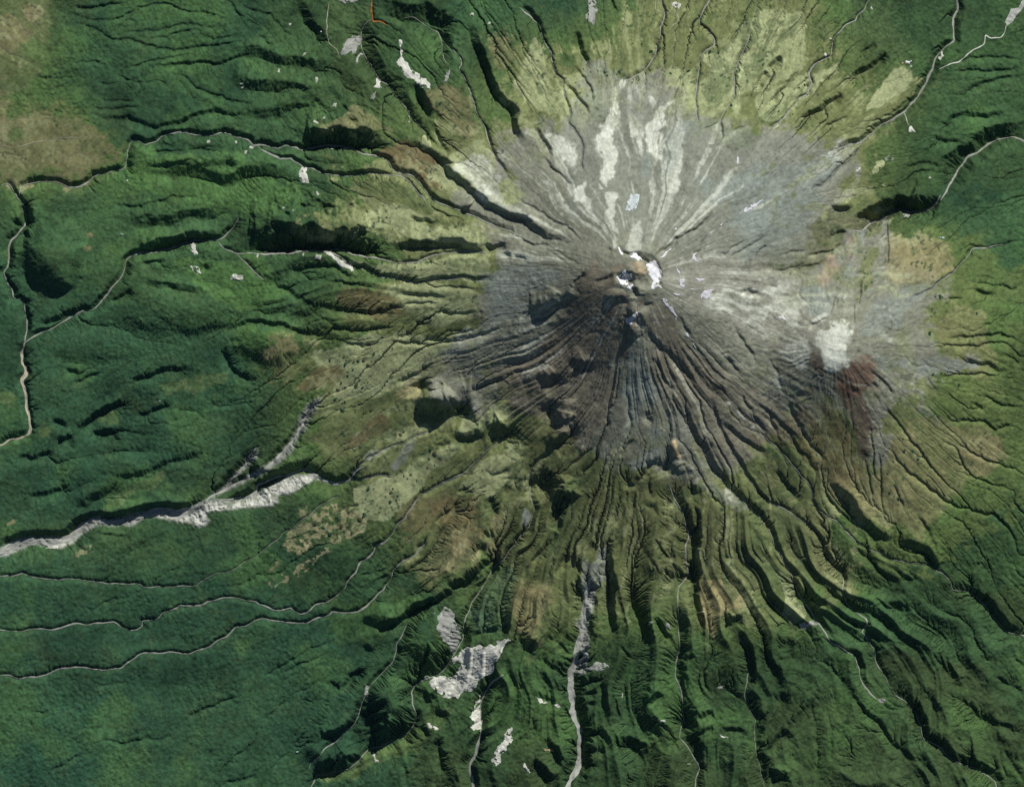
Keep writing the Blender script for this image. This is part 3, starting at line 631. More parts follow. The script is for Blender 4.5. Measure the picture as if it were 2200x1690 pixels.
# bare slips of their own outline: colour, lift | outline   (each an object)
SLIPS = """
white long white landslip tapering down a green spur near the top | A2 1200,330 1225,340 1235,430 1260,520 1310,590 1380,650 1450,690 1465,750 1400,740 1330,670 1260,640 1215,580 1190,500
gorge ragged grey slip beside the dark valley below the orange stream | A2 730,370 760,330 870,290 880,350 840,430 780,440 715,465
gorge small grey slip just under the ragged grey one | A2 880,440 905,450 850,535 838,515
white pale slip fanning uphill on the green valley side near the top left of centre | A2 1010,650 1045,690 1050,745 985,730
gorge forked pale streak on the green spur | A2 960,830 985,780 1005,765 1000,800 975,840
sage pale grey-green slip beside the long green slope above the brown canyon wall | A2 1390,1190 1420,1130 1460,1180 1450,1255 1380,1210
gorge little teardrop slip on the green spur | A2 1275,960 1300,1030 1272,1032
white short curved white scar on a shadowed ridge | A2 385,470 400,440 425,435 410,460 395,475
gorge grey slip cut off by the top edge | A2 690,-60 850,-60 850,0 780,15 740,32 700,5
gorge grey streak beside a stream below the black cliffs near the top | A2 1575,690 1600,600 1625,575 1615,640 1595,690
white leftmost of three little slips over the small stream | A2 360,1490 385,1400 400,1400 395,1470 410,1530 385,1530
white middle of three little slips over the small stream | A2 405,1400 425,1400 445,1500 440,1540 420,1535
gorge smallest low slip under the group of three | A2 500,1600 535,1630 510,1635
gorge broad grey-white slip reaching the top edge above the north slope | A3 635,-60 700,-60 700,0 718,100 680,215 640,180 620,120 645,60
white pale round quarry beside the stream at the top edge | A3 1345,30 1380,10 1415,30 1410,70 1370,70 1345,50
white white triangular slip with a track below the upper right river | A4 1190,1065 1205,1055 1225,1085 1240,1110 1190,1112
white bright slip on the braided fan below the upper right river | A4 735,1440 750,1410 775,1405 770,1430 745,1450
white tiny white slip beside the stream near the upper right | A4 470,455 485,440 498,465 480,480
sage pale slip on the green spur left of the dark gorge at right | A4 850,1490 880,1420 900,1370 950,1340 975,1350 970,1400 920,1450
bluegrey grey scree beside the pale slip on the green spur at right | A4 975,1330 1020,1300 1060,1330 1040,1355 980,1355
white white streak on the stream bank beside the upper right river | A4 1430,490 1460,430 1475,430 1455,500
gorge grey wedge of scree at the mouth of the dark gorge | B4 1130,160 1140,125 1200,150 1190,170 1140,185
white bright white landslip in the small valley under the long black canyon | B2 560,468 600,470 640,490 700,540 780,570 825,640 800,640 760,610 690,580 640,520
white short white slip on the green spur left of the long black canyon | B1 1585,390 1610,385 1640,460 1655,495 1635,495 1600,430
white streaky pale slip on the grassy hill left of the long black canyon | B1 1590,590 1640,590 1690,655 1660,655
white big bright white landslip with a green patch above the round hill at the bottom | D2 1640,600 1760,510 1870,490 2010,500 2020,450 2149,460 2090,480 2060,560 2000,640 1960,740 1900,770 1850,840 1770,880 1700,950 1640,930 1580,940 1540,900 1480,860 1450,800 1540,750 1600,765 1700,700 1720,645 1640,650
gorge pale tapering landslip above the big white one at the bottom | D2 1580,170 1640,200 1720,330 1725,390 1700,480 1650,570 1600,480 1540,390 1515,330 1520,270
white white ravine-side slip right of the round hill at the bottom | D2 1890,1060 1890,1200 1830,1210 1790,1180 1840,1150 1790,1100 1835,1040 1880,900
white white slip low in the right-hand ravine at the bottom edge | D2 2149,1180 2080,1240 2040,1330 2000,1410 1995,1500 2030,1510 2050,1440 2100,1380 2149,1300
white narrow white streak on bright green meadow near the bottom edge | D2 978,1395 995,1400 1030,1470 1000,1480
white ragged little slip in the wooded hollow at the bottom | D2 1430,1150 1470,1160 1530,1200 1490,1205
gorge long pale slip running east from the white gravel river | D3 550,720 580,690 680,660 780,640 820,680 760,710 640,710 580,740
white leftmost slip on the ribbed slope west of the white gravel river | D3 195,920 240,940 300,975 270,985
white small slip on the ribbed slope nearest the white gravel river | D3 350,990 400,1000 420,1015 370,1010
white white slip by the bottom edge left of the white gravel river | D3 100,1480 125,1510 155,1565 130,1560 105,1530
buff pale brown landslip in a wooded gully west of the white gravel river | D3 255,1360 320,1355 360,1385 280,1385
gorge grey hanging slip beside the thin stream right of the white gravel river | D3 1290,300 1320,310 1350,350 1330,365 1295,345
white pale hook-shaped slip on the brown forest ridge at the bottom | D3 1740,1210 1760,1250 1830,1262 1770,1272 1745,1250
gorge square white clearing beside the lower right river | D4 260,312 390,290 420,318 330,345 310,372 295,365
gorge pale gravel bank at the stream fork in the lower right forest | D4 930,960 950,940 990,945 970,980 945,975
"""
SNOW = """
large smooth snowfield filling the east side of the summit crater | B3 1120,590 1160,560 1185,548 1220,590 1250,640 1245,690 1215,745 1250,775 1255,788 1215,765 1185,795 1165,790 1175,720 1150,680 1130,640
bright snow patch under the north wall of the summit crater | B3 968,512 1030,480 1060,505 1085,552 1040,547 1010,530
thin snow sliver on the crater's northwest lip | B3 880,430 903,450 932,495 915,505 895,470
ragged snow lying in the shaded hollow at the west of the crater | B3 860,690 915,660 940,630 1000,660 1005,715 960,730 985,750 1015,750 990,800 940,755 905,750 890,715
narrow snow strip on the slope northeast of the crater | B3 1230,530 1280,480 1320,450 1335,455 1290,495 1260,527
long curved snow strip running down beside the southeast ridge | B3 1240,870 1290,875 1340,940 1382,1020 1370,1057 1320,970
snow patch among red rocks south of the crater | B3 945,1030 990,1025 1040,975 1055,1000 1010,1060 990,1110 975,1080 950,1075
broad snow patch low on the slope east of the crater | B3 1565,870 1610,800 1690,787 1650,830 1660,870
triangular snow patch east of the crater | B3 1535,700 1612,700 1560,738
upright snow patch close to the crater's east wall | B3 1405,705 1440,700 1445,775 1418,780
thin upright snow streak between the crater and the upright patch | B3 1372,598 1400,640 1402,682 1380,650
thin hooked snow line east of the crater on grey rock | B3 1510,500 1550,480 1522,510 1545,550 1590,565 1530,562 1505,540
long snow strip in a gully far up the northeast slope | B3 1900,165 1920,130 2040,70 2110,25 2050,90 1960,145
small snow spot downhill of the long northeast strip | B3 1740,252 1765,230 1752,258
flat snow streak right of the crater's southeast corner | B3 1480,785 1550,785 1592,796 1500,796
frozen couloir of bluish snow straight above the crater | B3 945,130 960,60 990,0 1070,0 1060,50 1030,120 1000,138
tiny snow streak below the crater's southeast corner | B3 1338,820 1400,828 1412,842 1358,836
isolated snow patch on pale scree left of the side cone | B4 80,1010 140,1030 150,1045 90,1035
snow spot on bare rock well north-east of the crater | B3 1360,278 1382,283 1370,297
lower of two snow slivers in the southeast ridge gully | B3 1500,1230 1522,1242 1542,1282 1530,1280
upper of two snow slivers in the southeast ridge gully | B3 1440,1150 1460,1155 1482,1192 1470,1188
upright snow sliver on the grey north-east scree | A3 1886,1318 1896,1330 1892,1392 1880,1362
"""
SHRUBS = "C2 940,820 990,820 1150,820 1190,880 1180,915 1125,930 845,950 805,960 905,1040 1035,1015 870,1075 920,905 1135,850 1090,885 1455,570 1480,720 1505,700 1500,620 1505,520 1465,490 1270,735 1350,750 1390,745 1240,710 1300,700 1440,640 1215,370 1240,340 665,65 725,100 745,90 700,75 730,165 970,155 905,180 1915,870 1925,975 1880,990 1880,1040 1855,960 1780,690 1905,660 2080,800 2110,780 680,1060 715,1130 805,1190 620,1200 560,1150 500,1110 690,1070 560,1090 B2 990,1330 1015,1380 1070,1410 995,1420 940,1420 960,1235 1110,1285 1145,1285 755,1415 815,1460 770,1480 770,1510 740,1355 705,1340 755,1385 620,1380 1145,1520 870,1545 940,1570 895,1610 960,1620 845,1585 1105,1560 750,1610 715,1570 690,1630 970,1390 860,1390 905,1380 820,1395 A3 1690,415 1735,445 1665,440 1240,410 1165,435 1285,520 1840,890 600,585 780,610 880,630 1330,620 2010,805 1970,810 720,600 660,610 800,640 900,610 1090,375 1010,370 1480,470 1480,600 B4 1440,850 1400,850 1460,855 1750,990 1350,1160 1600,1590 1450,1490 1380,1500 1500,1480 C4 1210,500 1220,450 1140,500 1050,590 960,540 1000,690 1130,400 1290,440 1255,570 1020,850 1060,880 1090,900 A4 205,965 85,940 330,720 305,715 260,740 330,800"
# ---------------------------------------------------------------- helpers
TX = {'1': 0, '2': 550, '3': 1100, '4': 1650}
TY = {'A': 0, 'B': 420, 'C': 840, 'D': 1260}
def pts(s):
    out = []; ox = oy = 0.0; k = 1.0
    for tok in s.split():
        if tok[0].isalpha():
            if tok == 'Z': ox, oy, k = 0.0, 0.0, 2200 / 2187
            else: ox, oy, k = TX[tok[1]], TY[tok[0]], 550 / 2149
        else:
            a, b = tok.split(','); out.append((ox + float(a) * k, oy + float(b) * k))
    return np.array(out)
def lines(s): return [l for l in s.strip().split('\n') if l.strip()]

M = 4.27                                   # metres per map unit
W, HH = 2200, 1690
MARG = 110
STEP = 1.45
xs = np.arange(-MARG, W + MARG + STEP, STEP); ys = np.arange(-MARG, HH + MARG + STEP, STEP)
NX, NY = len(xs), len(ys)
X, Y = np.meshgrid(xs, ys)
def wx(px): return (px - W / 2) * M
def wy(py): return (HH / 2 - py) * M

def blur(a, r):
    """three box passes, radius r in map units"""
    n = max(1, int(round(r / STEP / 1.7)))
    for _ in range(3):
        for ax in (0, 1):
            p = np.pad(a, [(n + 1, n) if i == ax else (0, 0) for i in (0, 1)], mode='edge')
            c = np.cumsum(p, axis=ax, dtype=np.float64)
            k = 2 * n + 1
            if ax == 0: a = (c[k:] - c[:-k]) / k
            else: a = (c[:, k:] - c[:, :-k]) / k
    return a

def hsh(ix, iy, seed):
    h = (ix * 374761393 + iy * 668265263 + seed * 144269) & 0xFFFFFFFF
    h = ((h ^ (h >> 13)) * 1274126177) & 0xFFFFFFFF
    h = h ^ (h >> 16)
    return (h & 0xFFFF) / 65535.0 * 2 - 1
def vnoise(x, y, seed):
    ix = np.floor(x).astype(np.int64); iy = np.floor(y).astype(np.int64)
    fx = x - ix; fy = y - iy
    ux = fx * fx * fx * (fx * (fx * 6 - 15) + 10); uy = fy * fy * fy * (fy * (fy * 6 - 15) + 10)
    a = hsh(ix, iy, seed); b = hsh(ix + 1, iy, seed); c = hsh(ix, iy + 1, seed); d = hsh(ix + 1, iy + 1, seed)
    return (a + (b - a) * ux) * (1 - uy) + (c + (d - c) * ux) * uy
def fbm(x, y, scale, octs, seed, gain=.5):
    r = 0; amp = 1; tot = 0
    for o in range(octs):
        ca, sa = math.cos(o * 1.1), math.sin(o * 1.1)
        f = 2.03 ** o / scale
        r = r + amp * vnoise((x * ca - y * sa) * f + 17.3 * o, (x * sa + y * ca) * f - 9.1 * o, seed + o * 7)
        tot += amp; amp *= gain
    return r / tot
def smooth(t): t = np.clip(t, 0, 1); return t * t * (3 - 2 * t)

def inside(poly, px, py):
    x0, y0 = poly.min(0) - 22; x1, y1 = poly.max(0) + 22
    i0 = max(0, int((x0 + MARG) / STEP)); i1 = min(NX, int((x1 + MARG) / STEP) + 2)
    j0 = max(0, int((y0 + MARG) / STEP)); j1 = min(NY, int((y1 + MARG) / STEP) + 2)
    m = np.zeros((NY, NX), bool)
    a = px[j0:j1, i0:i1]; b = py[j0:j1, i0:i1]; c = np.zeros(a.shape, bool)
    for (xa, ya), (xb, yb) in zip(poly, np.roll(poly, -1, 0)):
        if ya == yb: continue
        c ^= ((ya > b) != (yb > b)) & (a < (xb - xa) * (b - ya) / (yb - ya) + xa)
    m[j0:j1, i0:i1] = c
    return m, (i0, i1, j0, j1)

rng = random.Random(7)
def rough(p, amp=.10, seg=6.0):
    """fractal midpoint displacement so traced lines wander like water does"""
    p = [tuple(q) for q in p]
    while True:
        out = [p[0]]; done = True
        for a, b in zip(p[:-1], p[1:]):
            L = math.hypot(b[0] - a[0], b[1] - a[1])
            if L > seg:
                done = False
                o = rng.uniform(-1, 1) * amp * min(L, 26)
                out.append(((a[0] + b[0]) / 2 - (b[1] - a[1]) / L * o, (a[1] + b[1]) / 2 + (b[0] - a[0]) / L * o))
            out.append(b)
        p = out
        if done: return np.array(p)

# ---------------------------------------------------------------- sun
SUN_AZ = math.radians(27)                  # east of north
SUN_EL = math.radians(38.5)
SI = np.array([math.sin(SUN_AZ), -math.cos(SUN_AZ)])   # horizontal direction to the sun, map (y down)

# ---------------------------------------------------------------- landform
CX, CY = 1368.0, 592.0
def cone(x, y):
    r = np.hypot((x - CX), (y - CY) * 1.04)
    th = np.arctan2(y - CY, x - CX)
    r = r * (1 + .05 * np.sin(th * 3 + .6) + .04 * np.sin(th * 5 + 2))
    h = np.interp(r, [0, 45, 100, 233, 466, 700, 930, 1160, 1400, 1900, 6000],
                  [2475, 2440, 2310, 1930, 1455, 1150, 960, 830, 730, 600, 250])
    return h
def side(x, y):
    r = np.hypot((x - 1793) * (np.where(x < 1793, .9, 1.0)), y - 742)
    return np.interp(r, [0, 22, 60, 120, 200, 300, 400, 700, 6000], [1985, 1975, 1880, 1715, 1540, 1370, 1220, 850, -3000])
H = np.maximum(cone(X, Y), 0)
S = side(X, Y)
k = 60.0
H = np.maximum(H, S) + np.maximum(k - np.abs(H - S), 0) ** 2 / (4 * k)     # soft union of the two cones
H = blur(H, 14)
for l in lines(HILLS):
    t = l.split(); c = pts(t[0] + ' ' + t[1])[0]; rx, ry = float(t[2]) * .256, float(t[3]) * .256
    n = 1 + .18 * fbm(X - 300, Y, 40, 2, 91)
    d = np.hypot((X - c[0]) / rx, (Y - c[1]) / ry) * n
    H = H + float(t[4]) * (.25 * (1 - smooth((d - .62) / .38)) + .75 * (1 - smooth(d / 1.05)))
# gentle natural undulation, stronger away from the summit
rc = np.hypot(X - CX, Y - CY)
far = smooth((rc - 250) / 600)
H = H + fbm(X, Y, 190, 4, 3) * 36 * far + fbm(X + 90, Y, 105, 3, 4) * 15 * far + fbm(X, Y, 60, 3, 5) * 7
TH = np.arctan2(Y - CY, X - CX)
th_w = TH + fbm(X, Y, 240, 3, 41) * .13
def radial(fr, seed, lr=2.2):
    """ridged pattern running downhill from the summit"""
    u = th_w * fr; v = np.log(rc + 30) * lr
    ux = np.cos(th_w) * fr; uy = np.sin(th_w) * fr
    return 1 - 2 * np.abs(vnoise(ux + v * .23, uy + v * .31, seed)) 
def region(s, r):
    m, b = inside(pts(s), X, Y)
    return blur(m.astype(float), r)
# how deeply dissected each part of the slopes is
ROUGH = .29 + 1.0 * region('Z 880,1120 1300,1010 1780,1120 2330,1500 2330,1810 700,1810 640,1560 900,1330', 60)
ROUGH = ROUGH + .25 * region('Z 380,-120 1060,-120 1080,260 900,420 560,430 350,250', 60)
ROUGH = ROUGH + .5 * region('Z 560,540 1020,480 1020,760 760,760 560,700', 40)
ROUGH = ROUGH - .15 * region('Z 1900,480 2330,480 2330,1000 2000,1180 1800,1080 1880,800', 40)
ROUGH = ROUGH - .42 * region('Z -120,1090 760,1050 900,1230 640,1560 560,1810 -120,1810', 60)
ROUGH = ROUGH - .3 * region('Z 640,760 1000,760 1050,950 800,1250 600,1200', 50)
ROUGH = ROUGH + .35 * region('Z 1030,40 1330,120 1500,-120 1760,-120 1860,280 1500,260 1200,260 1080,260', 40)
ROUGH = np.clip(ROUGH, .1, 2)
SOUTH = smooth((Y - CY - 40) / 160 + .25 * fbm(X, Y, 90, 2, 44))
rad = radial(7, 51) * .45 + radial(17, 52) * .32 + radial(41, 53) * .23
upper = smooth((rc - 70) / 120) * (1 - smooth((rc - 380) / 420))
mod = .35 + 1.3 * smooth(.5 + fbm(X, Y, 120, 3, 46) * 1.3)
SRIDGE = (.25 + 1.5 * smooth(.5 + fbm(X, Y, 70, 3, 48) * 1.6)) * SOUTH * smooth((rc - 110) / 160) * (1 - smooth((rc - 900) / 500)) * smooth(1.5 - np.abs(TH - 1.75) * 1.1)
H = H + rad * (upper * (3.0 + 4 * SOUTH) * mod + (8 + 16 * np.maximum(ROUGH - .5, 0)) * far * mod + 17 * SRIDGE)
H = H + (1 - 2 * np.abs(fbm(X, Y, 85, 4, 47))) * 18 * far * np.maximum(ROUGH - .3, 0)
RS = far * np.clip(ROUGH - .4, 0, 1)
H = H + (radial(11, 54, .6) * (30 + 42 * smooth((rc - 480) / 260)) + radial(25, 55, .8) * (15 + 16 * smooth((rc - 480) / 260)) + radial(52, 56, 1.0) * 8) * RS
r2 = np.hypot(X - 1793, Y - 742); t2 = np.arctan2(Y - 742, X - 1793) + fbm(X, Y, 45, 3, 62) * .16
H = H + (1 - 2 * np.abs(vnoise(np.cos(t2) * 16 + r2 * .002, np.sin(t2) * 16 + r2 * .004, 61))) * 4 * smooth((r2 - 30) / 50) * (1 - smooth((r2 - 230) / 140))
# summit crater: broken bowl, inner dome, western pit
dcr = np.hypot((X - 1384) / 37, (Y - 583) / 43) * (1 + .14 * fbm(X, Y, 24, 3, 8))
H = H - 42 * (1 - smooth((dcr - .6) / .45)) + 6 * np.exp(-((dcr - 1.08) / .2) ** 2)
ddo = np.hypot((X - 1370) / 22, (Y - 579) / 25) * (1 + .3 * fbm(X, Y, 16, 3, 18))
H = H + 46 * (1 - smooth((ddo - .2) / .95))
dpi = np.hypot((X - 1345) / 22, (Y - 600) / 18) * (1 + .35 * fbm(X, Y, 18, 3, 9))
H = H - 45 * (1 - smooth((dpi - .4) / .6))
# flat crown of the side cone
dfl = np.hypot((X - 1793) / 34, (Y - 745) / 45)
H = H - 25 * (1 - smooth((dfl - .3) / .8))

G0y, G0x = np.gradient(blur(H, 10), STEP * M)
def sample(F, px, py):
    fx = np.clip((px + MARG) / STEP, 0, NX - 1.001); fy = np.clip((py + MARG) / STEP, 0, NY - 1.001)
    ix = fx.astype(int); iy = fy.astype(int); fx = fx - ix; fy = fy - iy
    return (F[iy, ix] * (1 - fx) + F[iy, ix + 1] * fx) * (1 - fy) + (F[iy + 1, ix] * (1 - fx) + F[iy + 1, ix + 1] * fx) * fy

wn = .75 * fbm(X, Y, 26, 3, 77) + .25 * fbm(X, Y, 7, 2, 78)      # ragged rims
wn2 = fbm(X, Y, 60, 3, 79)
carve = [np.zeros((NY, NX)), np.zeros((NY, NX))]; RAISE = np.zeros((NY, NX))
def orient(p):
    d = np.diff(p, axis=0); left = np.stack([d[:, 1], -d[:, 0]], 1)
    return p if (left @ SI).sum() >= 0 else p[::-1]
def cut(p, nw, sw, kk, floor, taper, lift=0.0):
    p = orient(p)
    d = np.diff(p, axis=0); L = np.hypot(d[:, 0], d[:, 1]) + 1e-9
    tot = np.concatenate([[0], np.cumsum(L)]); T = tot[-1]
    R = max(nw * (2.6 if nw >= 13 else 1), sw) * 1.45 + floor + 2
    i0 = max(0, int((p[:, 0].min() - R + MARG) / STEP)); i1 = min(NX, int((p[:, 0].max() + R + MARG) / STEP) + 2)
    j0 = max(0, int((p[:, 1].min() - R + MARG) / STEP)); j1 = min(NY, int((p[:, 1].max() + R + MARG) / STEP) + 2)
    if i1 <= i0 or j1 <= j0: return
    best = np.full((j1 - j0, i1 - i0), 1e9); side_ = np.zeros_like(best); dep = np.zeros_like(best)
    gx = sample(G0x, p[:-1, 0], p[:-1, 1]); gy = sample(G0y, p[:-1, 0], p[:-1, 1])
    gs = gx * SI[0] + gy * SI[1]                       # base slope rising towards the sun
    left = np.stack([d[:, 1], -d[:, 0]], 1) / L[:, None]
    cosf = np.clip(left @ SI, .5, 1)
    fac = np.clip((math.tan(SUN_EL) * ((1.45 if kk >= .95 else .98) if nw >= 13 else 1.2) - gs) / cosf, .6, 2.4) * kk
    n = max(1, int(24 / max(L.mean(), 1))); kern = np.ones(2 * n + 1) / (2 * n + 1)
    fac = np.convolve(np.pad(fac, n, mode='edge'), kern, 'valid')
    for q in range(len(d)):
        a = p[q]; b = p[q + 1]
        u0 = max(i0, int((min(a[0], b[0]) - R + MARG) / STEP)); u1 = min(i1, int((max(a[0], b[0]) + R + MARG) / STEP) + 2)
        v0 = max(j0, int((min(a[1], b[1]) - R + MARG) / STEP)); v1 = min(j1, int((max(a[1], b[1]) + R + MARG) / STEP) + 2)
        if u1 <= u0 or v1 <= v0: continue
        xx = xs[u0:u1][None, :] - a[0]; yy = ys[v0:v1][:, None] - a[1]
        t = np.clip((xx * d[q, 0] + yy * d[q, 1]) / L[q] ** 2, 0, 1)
        ex = xx - t * d[q, 0]; ey = yy - t * d[q, 1]
        dd = np.hypot(ex, ey)
        sl = (slice(v0 - j0, v1 - j0), slice(u0 - i0, u1 - i0))
        m = dd < best[sl]
        sg = (ex * left[q, 0] + ey * left[q, 1]) / (dd + 1e-6)
        s_at = tot[q] + t * L[q]
        tp = np.minimum(smooth(s_at / taper + .1), smooth((T - s_at) / taper + .1))
        dv = nw * M * fac[q] * tp
        best[sl] = np.where(m, dd, best[sl]); side_[sl] = np.where(m, sg, side_[sl]); dep[sl] = np.where(m, dv, dep[sl])
    if nw >= 13:                                       # a bench below a scarp runs out on the falling slope
        gm = max(float(np.mean(gs)), 0); sw = max(sw, min(2.6 * nw, nw * float(np.mean(fac)) / max(gm, .2) * .6 * min(1, gm / .15)))
    n_ = wn[j0:j1, i0:i1]
    s = smooth(side_ * .5 + .5)
    w = (sw + (nw - sw) * s) * (1 + .38 * n_ + (.35 * wn2[j0:j1, i0:i1] if nw > 18 else 0))
    u = np.clip((best - floor) / np.maximum(w, .5), 0, 1)
    prof = s * (1 - u) + (1 - s) * (1 - u) ** 1.6
    c = carve[0 if nw >= 13 else 1][j0:j1, i0:i1]
    np.maximum(c, dep * prof * (1 - lift), out=c)
    if lift:
        wb = np.clip((best - floor) / np.maximum(w, .5), 0, 4)
        rim = np.where(wb < 1, wb, 1 - smooth((wb - 1) / 1.5)) * smooth(side_ * 1.2 + .1)
        r_ = RAISE[j0:j1, i0:i1]; np.maximum(r_, dep * lift * rim, out=r_)

beds = []
for l in lines(RIVERS):
    head, body = l.split('|'); h = head.split()
    bw, nw = float(h[1]), float(h[2]); o = {'s': nw * 1.3 + 5, 'k': 1.0}
    for t in h[3:]:
        if t.startswith('c='): o['c'] = t[2:]
        elif t.startswith('label='): o['label'] = t[6:].replace('_', ' ')
        else: o[t[0]] = float(t[1:])
    bw *= .9 if o.get('c') == 'gorge' else .62
    p = rough(pts(body), .085)
    beds.append((h[0], bw, o, p))
    cut(p, nw, o['s'], o['k'], bw * .5, max(16, nw * 5) if nw < 20 else nw * 2.6)
for l in lines(GULLIES):
    head, body = l.split('|'); h = head.split(); nw = float(h[0]); o = {'s': nw * 1.5 + 5, 'k': 1.0}
    for t in h[1:]: o[t[0]] = float(t[1:])
    p = rough(pts(body), .12)
    cut(p, nw, o['s'], o['k'], 0, max(8, nw * 1.3, .28 * np.hypot(*np.diff(p, axis=0).T).sum()), .5 if nw >= 13 else 0)
H = H - carve[0] - carve[1] + RAISE

# ---------------------------------------------------------------- running water
def flow(Hh, rs):
    N = NX * NY; idx = np.arange(N).reshape(NY, NX)
    best = np.zeros((NY, NX)); rec = np.full((NY, NX), N); ds = np.full((NY, NX), STEP * M)
    for dj in (-1, 0, 1):
        for di in (-1, 0, 1):
            if not (di or dj): continue
            a = (slice(max(0, -dj), NY - max(0, dj)), slice(max(0, -di), NX - max(0, di)))
            b = (slice(max(0, dj), NY - max(0, -dj)), slice(max(0, di), NX - max(0, -di)))
            L = math.hypot(di, dj) * STEP * M
            s = (Hh[a] - Hh[b]) / L * (1 + 1.1 * rs.random(Hh[a].shape))
            m = s > best[a]
            best[a] = np.where(m, s, best[a]); rec[a] = np.where(m, idx[b], rec[a]); ds[a] = np.where(m, L, ds[a])
    return rec.ravel(), ds.ravel()
def drain(Hh, rec):
    N = NX * NY
    order = np.argsort(-Hh.ravel(), kind='stable').tolist(); rl = rec.tolist(); A = [1.0] * N + [0.0]
    for i in order: A[rl[i]] += A[i]
    return order, rl, np.array(A[:N])
rs = np.random.RandomState(4)
KER = np.where(rc < 0, 0, .085 * ROUGH) * smooth((rc - 330) / 260) + .005 + .016 * SOUTH * smooth((rc - 120) / 150)
KER = KER * (1 - .35 * smooth((RS - .2) / .4)) * (.22 + .78 * smooth((r2 - 130) / 220))
H0 = H.copy()
ITERS = 7
for it in range(ITERS):
    rec, ds = flow(H, rs)
    order, rl, A = drain(H, rec)
    F = KER.ravel() * np.minimum(A, 4000) ** .5
    F = np.where(rec == NX * NY, 0, F).tolist()
    h = H.ravel().tolist() + [0.0]
    for i in reversed(order):
        f = F[i]
        if f: h[i] = (h[i] + f * h[rl[i]]) / (1 + f)
    H = np.array(h[:-1]).reshape(NY, NX)
    lap = blur(H, STEP * 1.7) - H
    H = H + lap * .09
D = H - H0
D = D - blur(D, 26)
D = np.clip(D, -45, 45)
H = H0 + D * 1.0
AREA = A.reshape(NY, NX)

# ---------------------------------------------------------------- ground cover
def lin(r, g, b):
    f = lambda c: (c / 255 / 12.92) if c / 255 <= .04045 else ((c / 255 + .055) / 1.055) ** 2.4
    return np.array([f(r), f(g), f(b)]) / .92
PAL = {k_: lin(*v) for k_, v in dict(
    forest=(46, 74, 51), bluegreen=(49, 83, 61), teal=(50, 90, 68), grassgreen=(67, 97, 61), brightgreen=(86, 120, 66),
    dullgreen=(78, 98, 62), olivegreen=(96, 112, 64), brownforest=(62, 78, 48), yellowgreen=(104, 124, 72), olive=(112, 119, 78), sage=(160, 167, 124),
    tan=(142, 135, 98), tanolive=(122, 118, 84), oliveforest=(62, 84, 50), paleteal=(96, 124, 102), mossgreen=(90, 98, 62), brown=(112, 100, 70), rock=(128, 130, 114), rockgrey=(126, 131, 119), rockwarm=(158, 157, 143),
    rocktan=(148, 146, 124), yellowrock=(180, 172, 128), darkrock=(122, 115, 98), mossrock=(104, 106, 74),
    bluegrey=(131, 139, 130), palescree=(210, 214, 198), red=(112, 70, 56), reddark=(84, 66, 56), pink=(186, 156, 138),
    buff=(184, 164, 130), buffgrass=(146, 138, 98), gorge=(156, 158, 150), white=(206, 206, 194), bed=(146, 147, 138),
    bed2=(176, 170, 150), orange=(168, 112, 62), snow=(222, 220, 228), speckle=(168, 160, 122)).items()}
wx_ = X + fbm(X, Y, 70, 3, 21) * 15 + fbm(X, Y, 14, 3, 23) * 6
wy_ = Y + fbm(X, Y, 70, 3, 22) * 15 + fbm(X, Y, 14, 3, 24) * 6
wx2 = X + fbm(X, Y, 12, 3, 25) * 3; wy2 = Y + fbm(X, Y, 12, 3, 26) * 3
COL = np.zeros((NY, NX, 3)); COL[:] = PAL['forest']
big = smooth(.5 + fbm(X, Y, 150, 4, 31) * .9)[..., None]
COL = COL * (1 - big * .7) + PAL['grassgreen'] * big * .7
FOREST = np.ones((NY, NX)); ROCK = np.zeros((NY, NX)); GRASS = np.zeros((NY, NX)); PALE = np.zeros((NY, NX))
GREENS = {'olivegreen', 'oliveforest', 'paleteal', 'forest', 'bluegreen', 'teal', 'grassgreen', 'brightgreen', 'dullgreen', 'brownforest'}
ROCKS = {'rock', 'rockgrey', 'rockwarm', 'rocktan', 'yellowrock', 'darkrock', 'bluegrey', 'palescree', 'red', 'reddark', 'pink', 'buff', 'gorge', 'white'}
brk2 = fbm(X, Y, 75, 3, 36)
ZONE = {'olive', 'olivegreen', 'tan', 'sage', 'rock', 'rocktan', 'buffgrass'}
spn = smooth((fbm(X, Y, 9, 3, 33) + .12) * 4)
brk = fbm(X, Y, 20, 4, 35, .65)
thw2 = th_w + fbm(X, Y, 38, 3, 74) * .035
def streak(fr, seed): return vnoise(np.cos(thw2) * fr + rc * .004, np.sin(thw2) * fr - rc * .003, seed)
st1 = streak(14, 70) * .35 + streak(38, 71) * .35 + streak(95, 72) * .2 + fbm(X, Y, 7, 2, 73) * .2
st1 = st1 * (.45 + 1.1 * smooth(.5 + fbm(X, Y, 60, 3, 75) * 1.5))
rel = np.clip((H - blur(H, 24)) / 16, -1, 1)
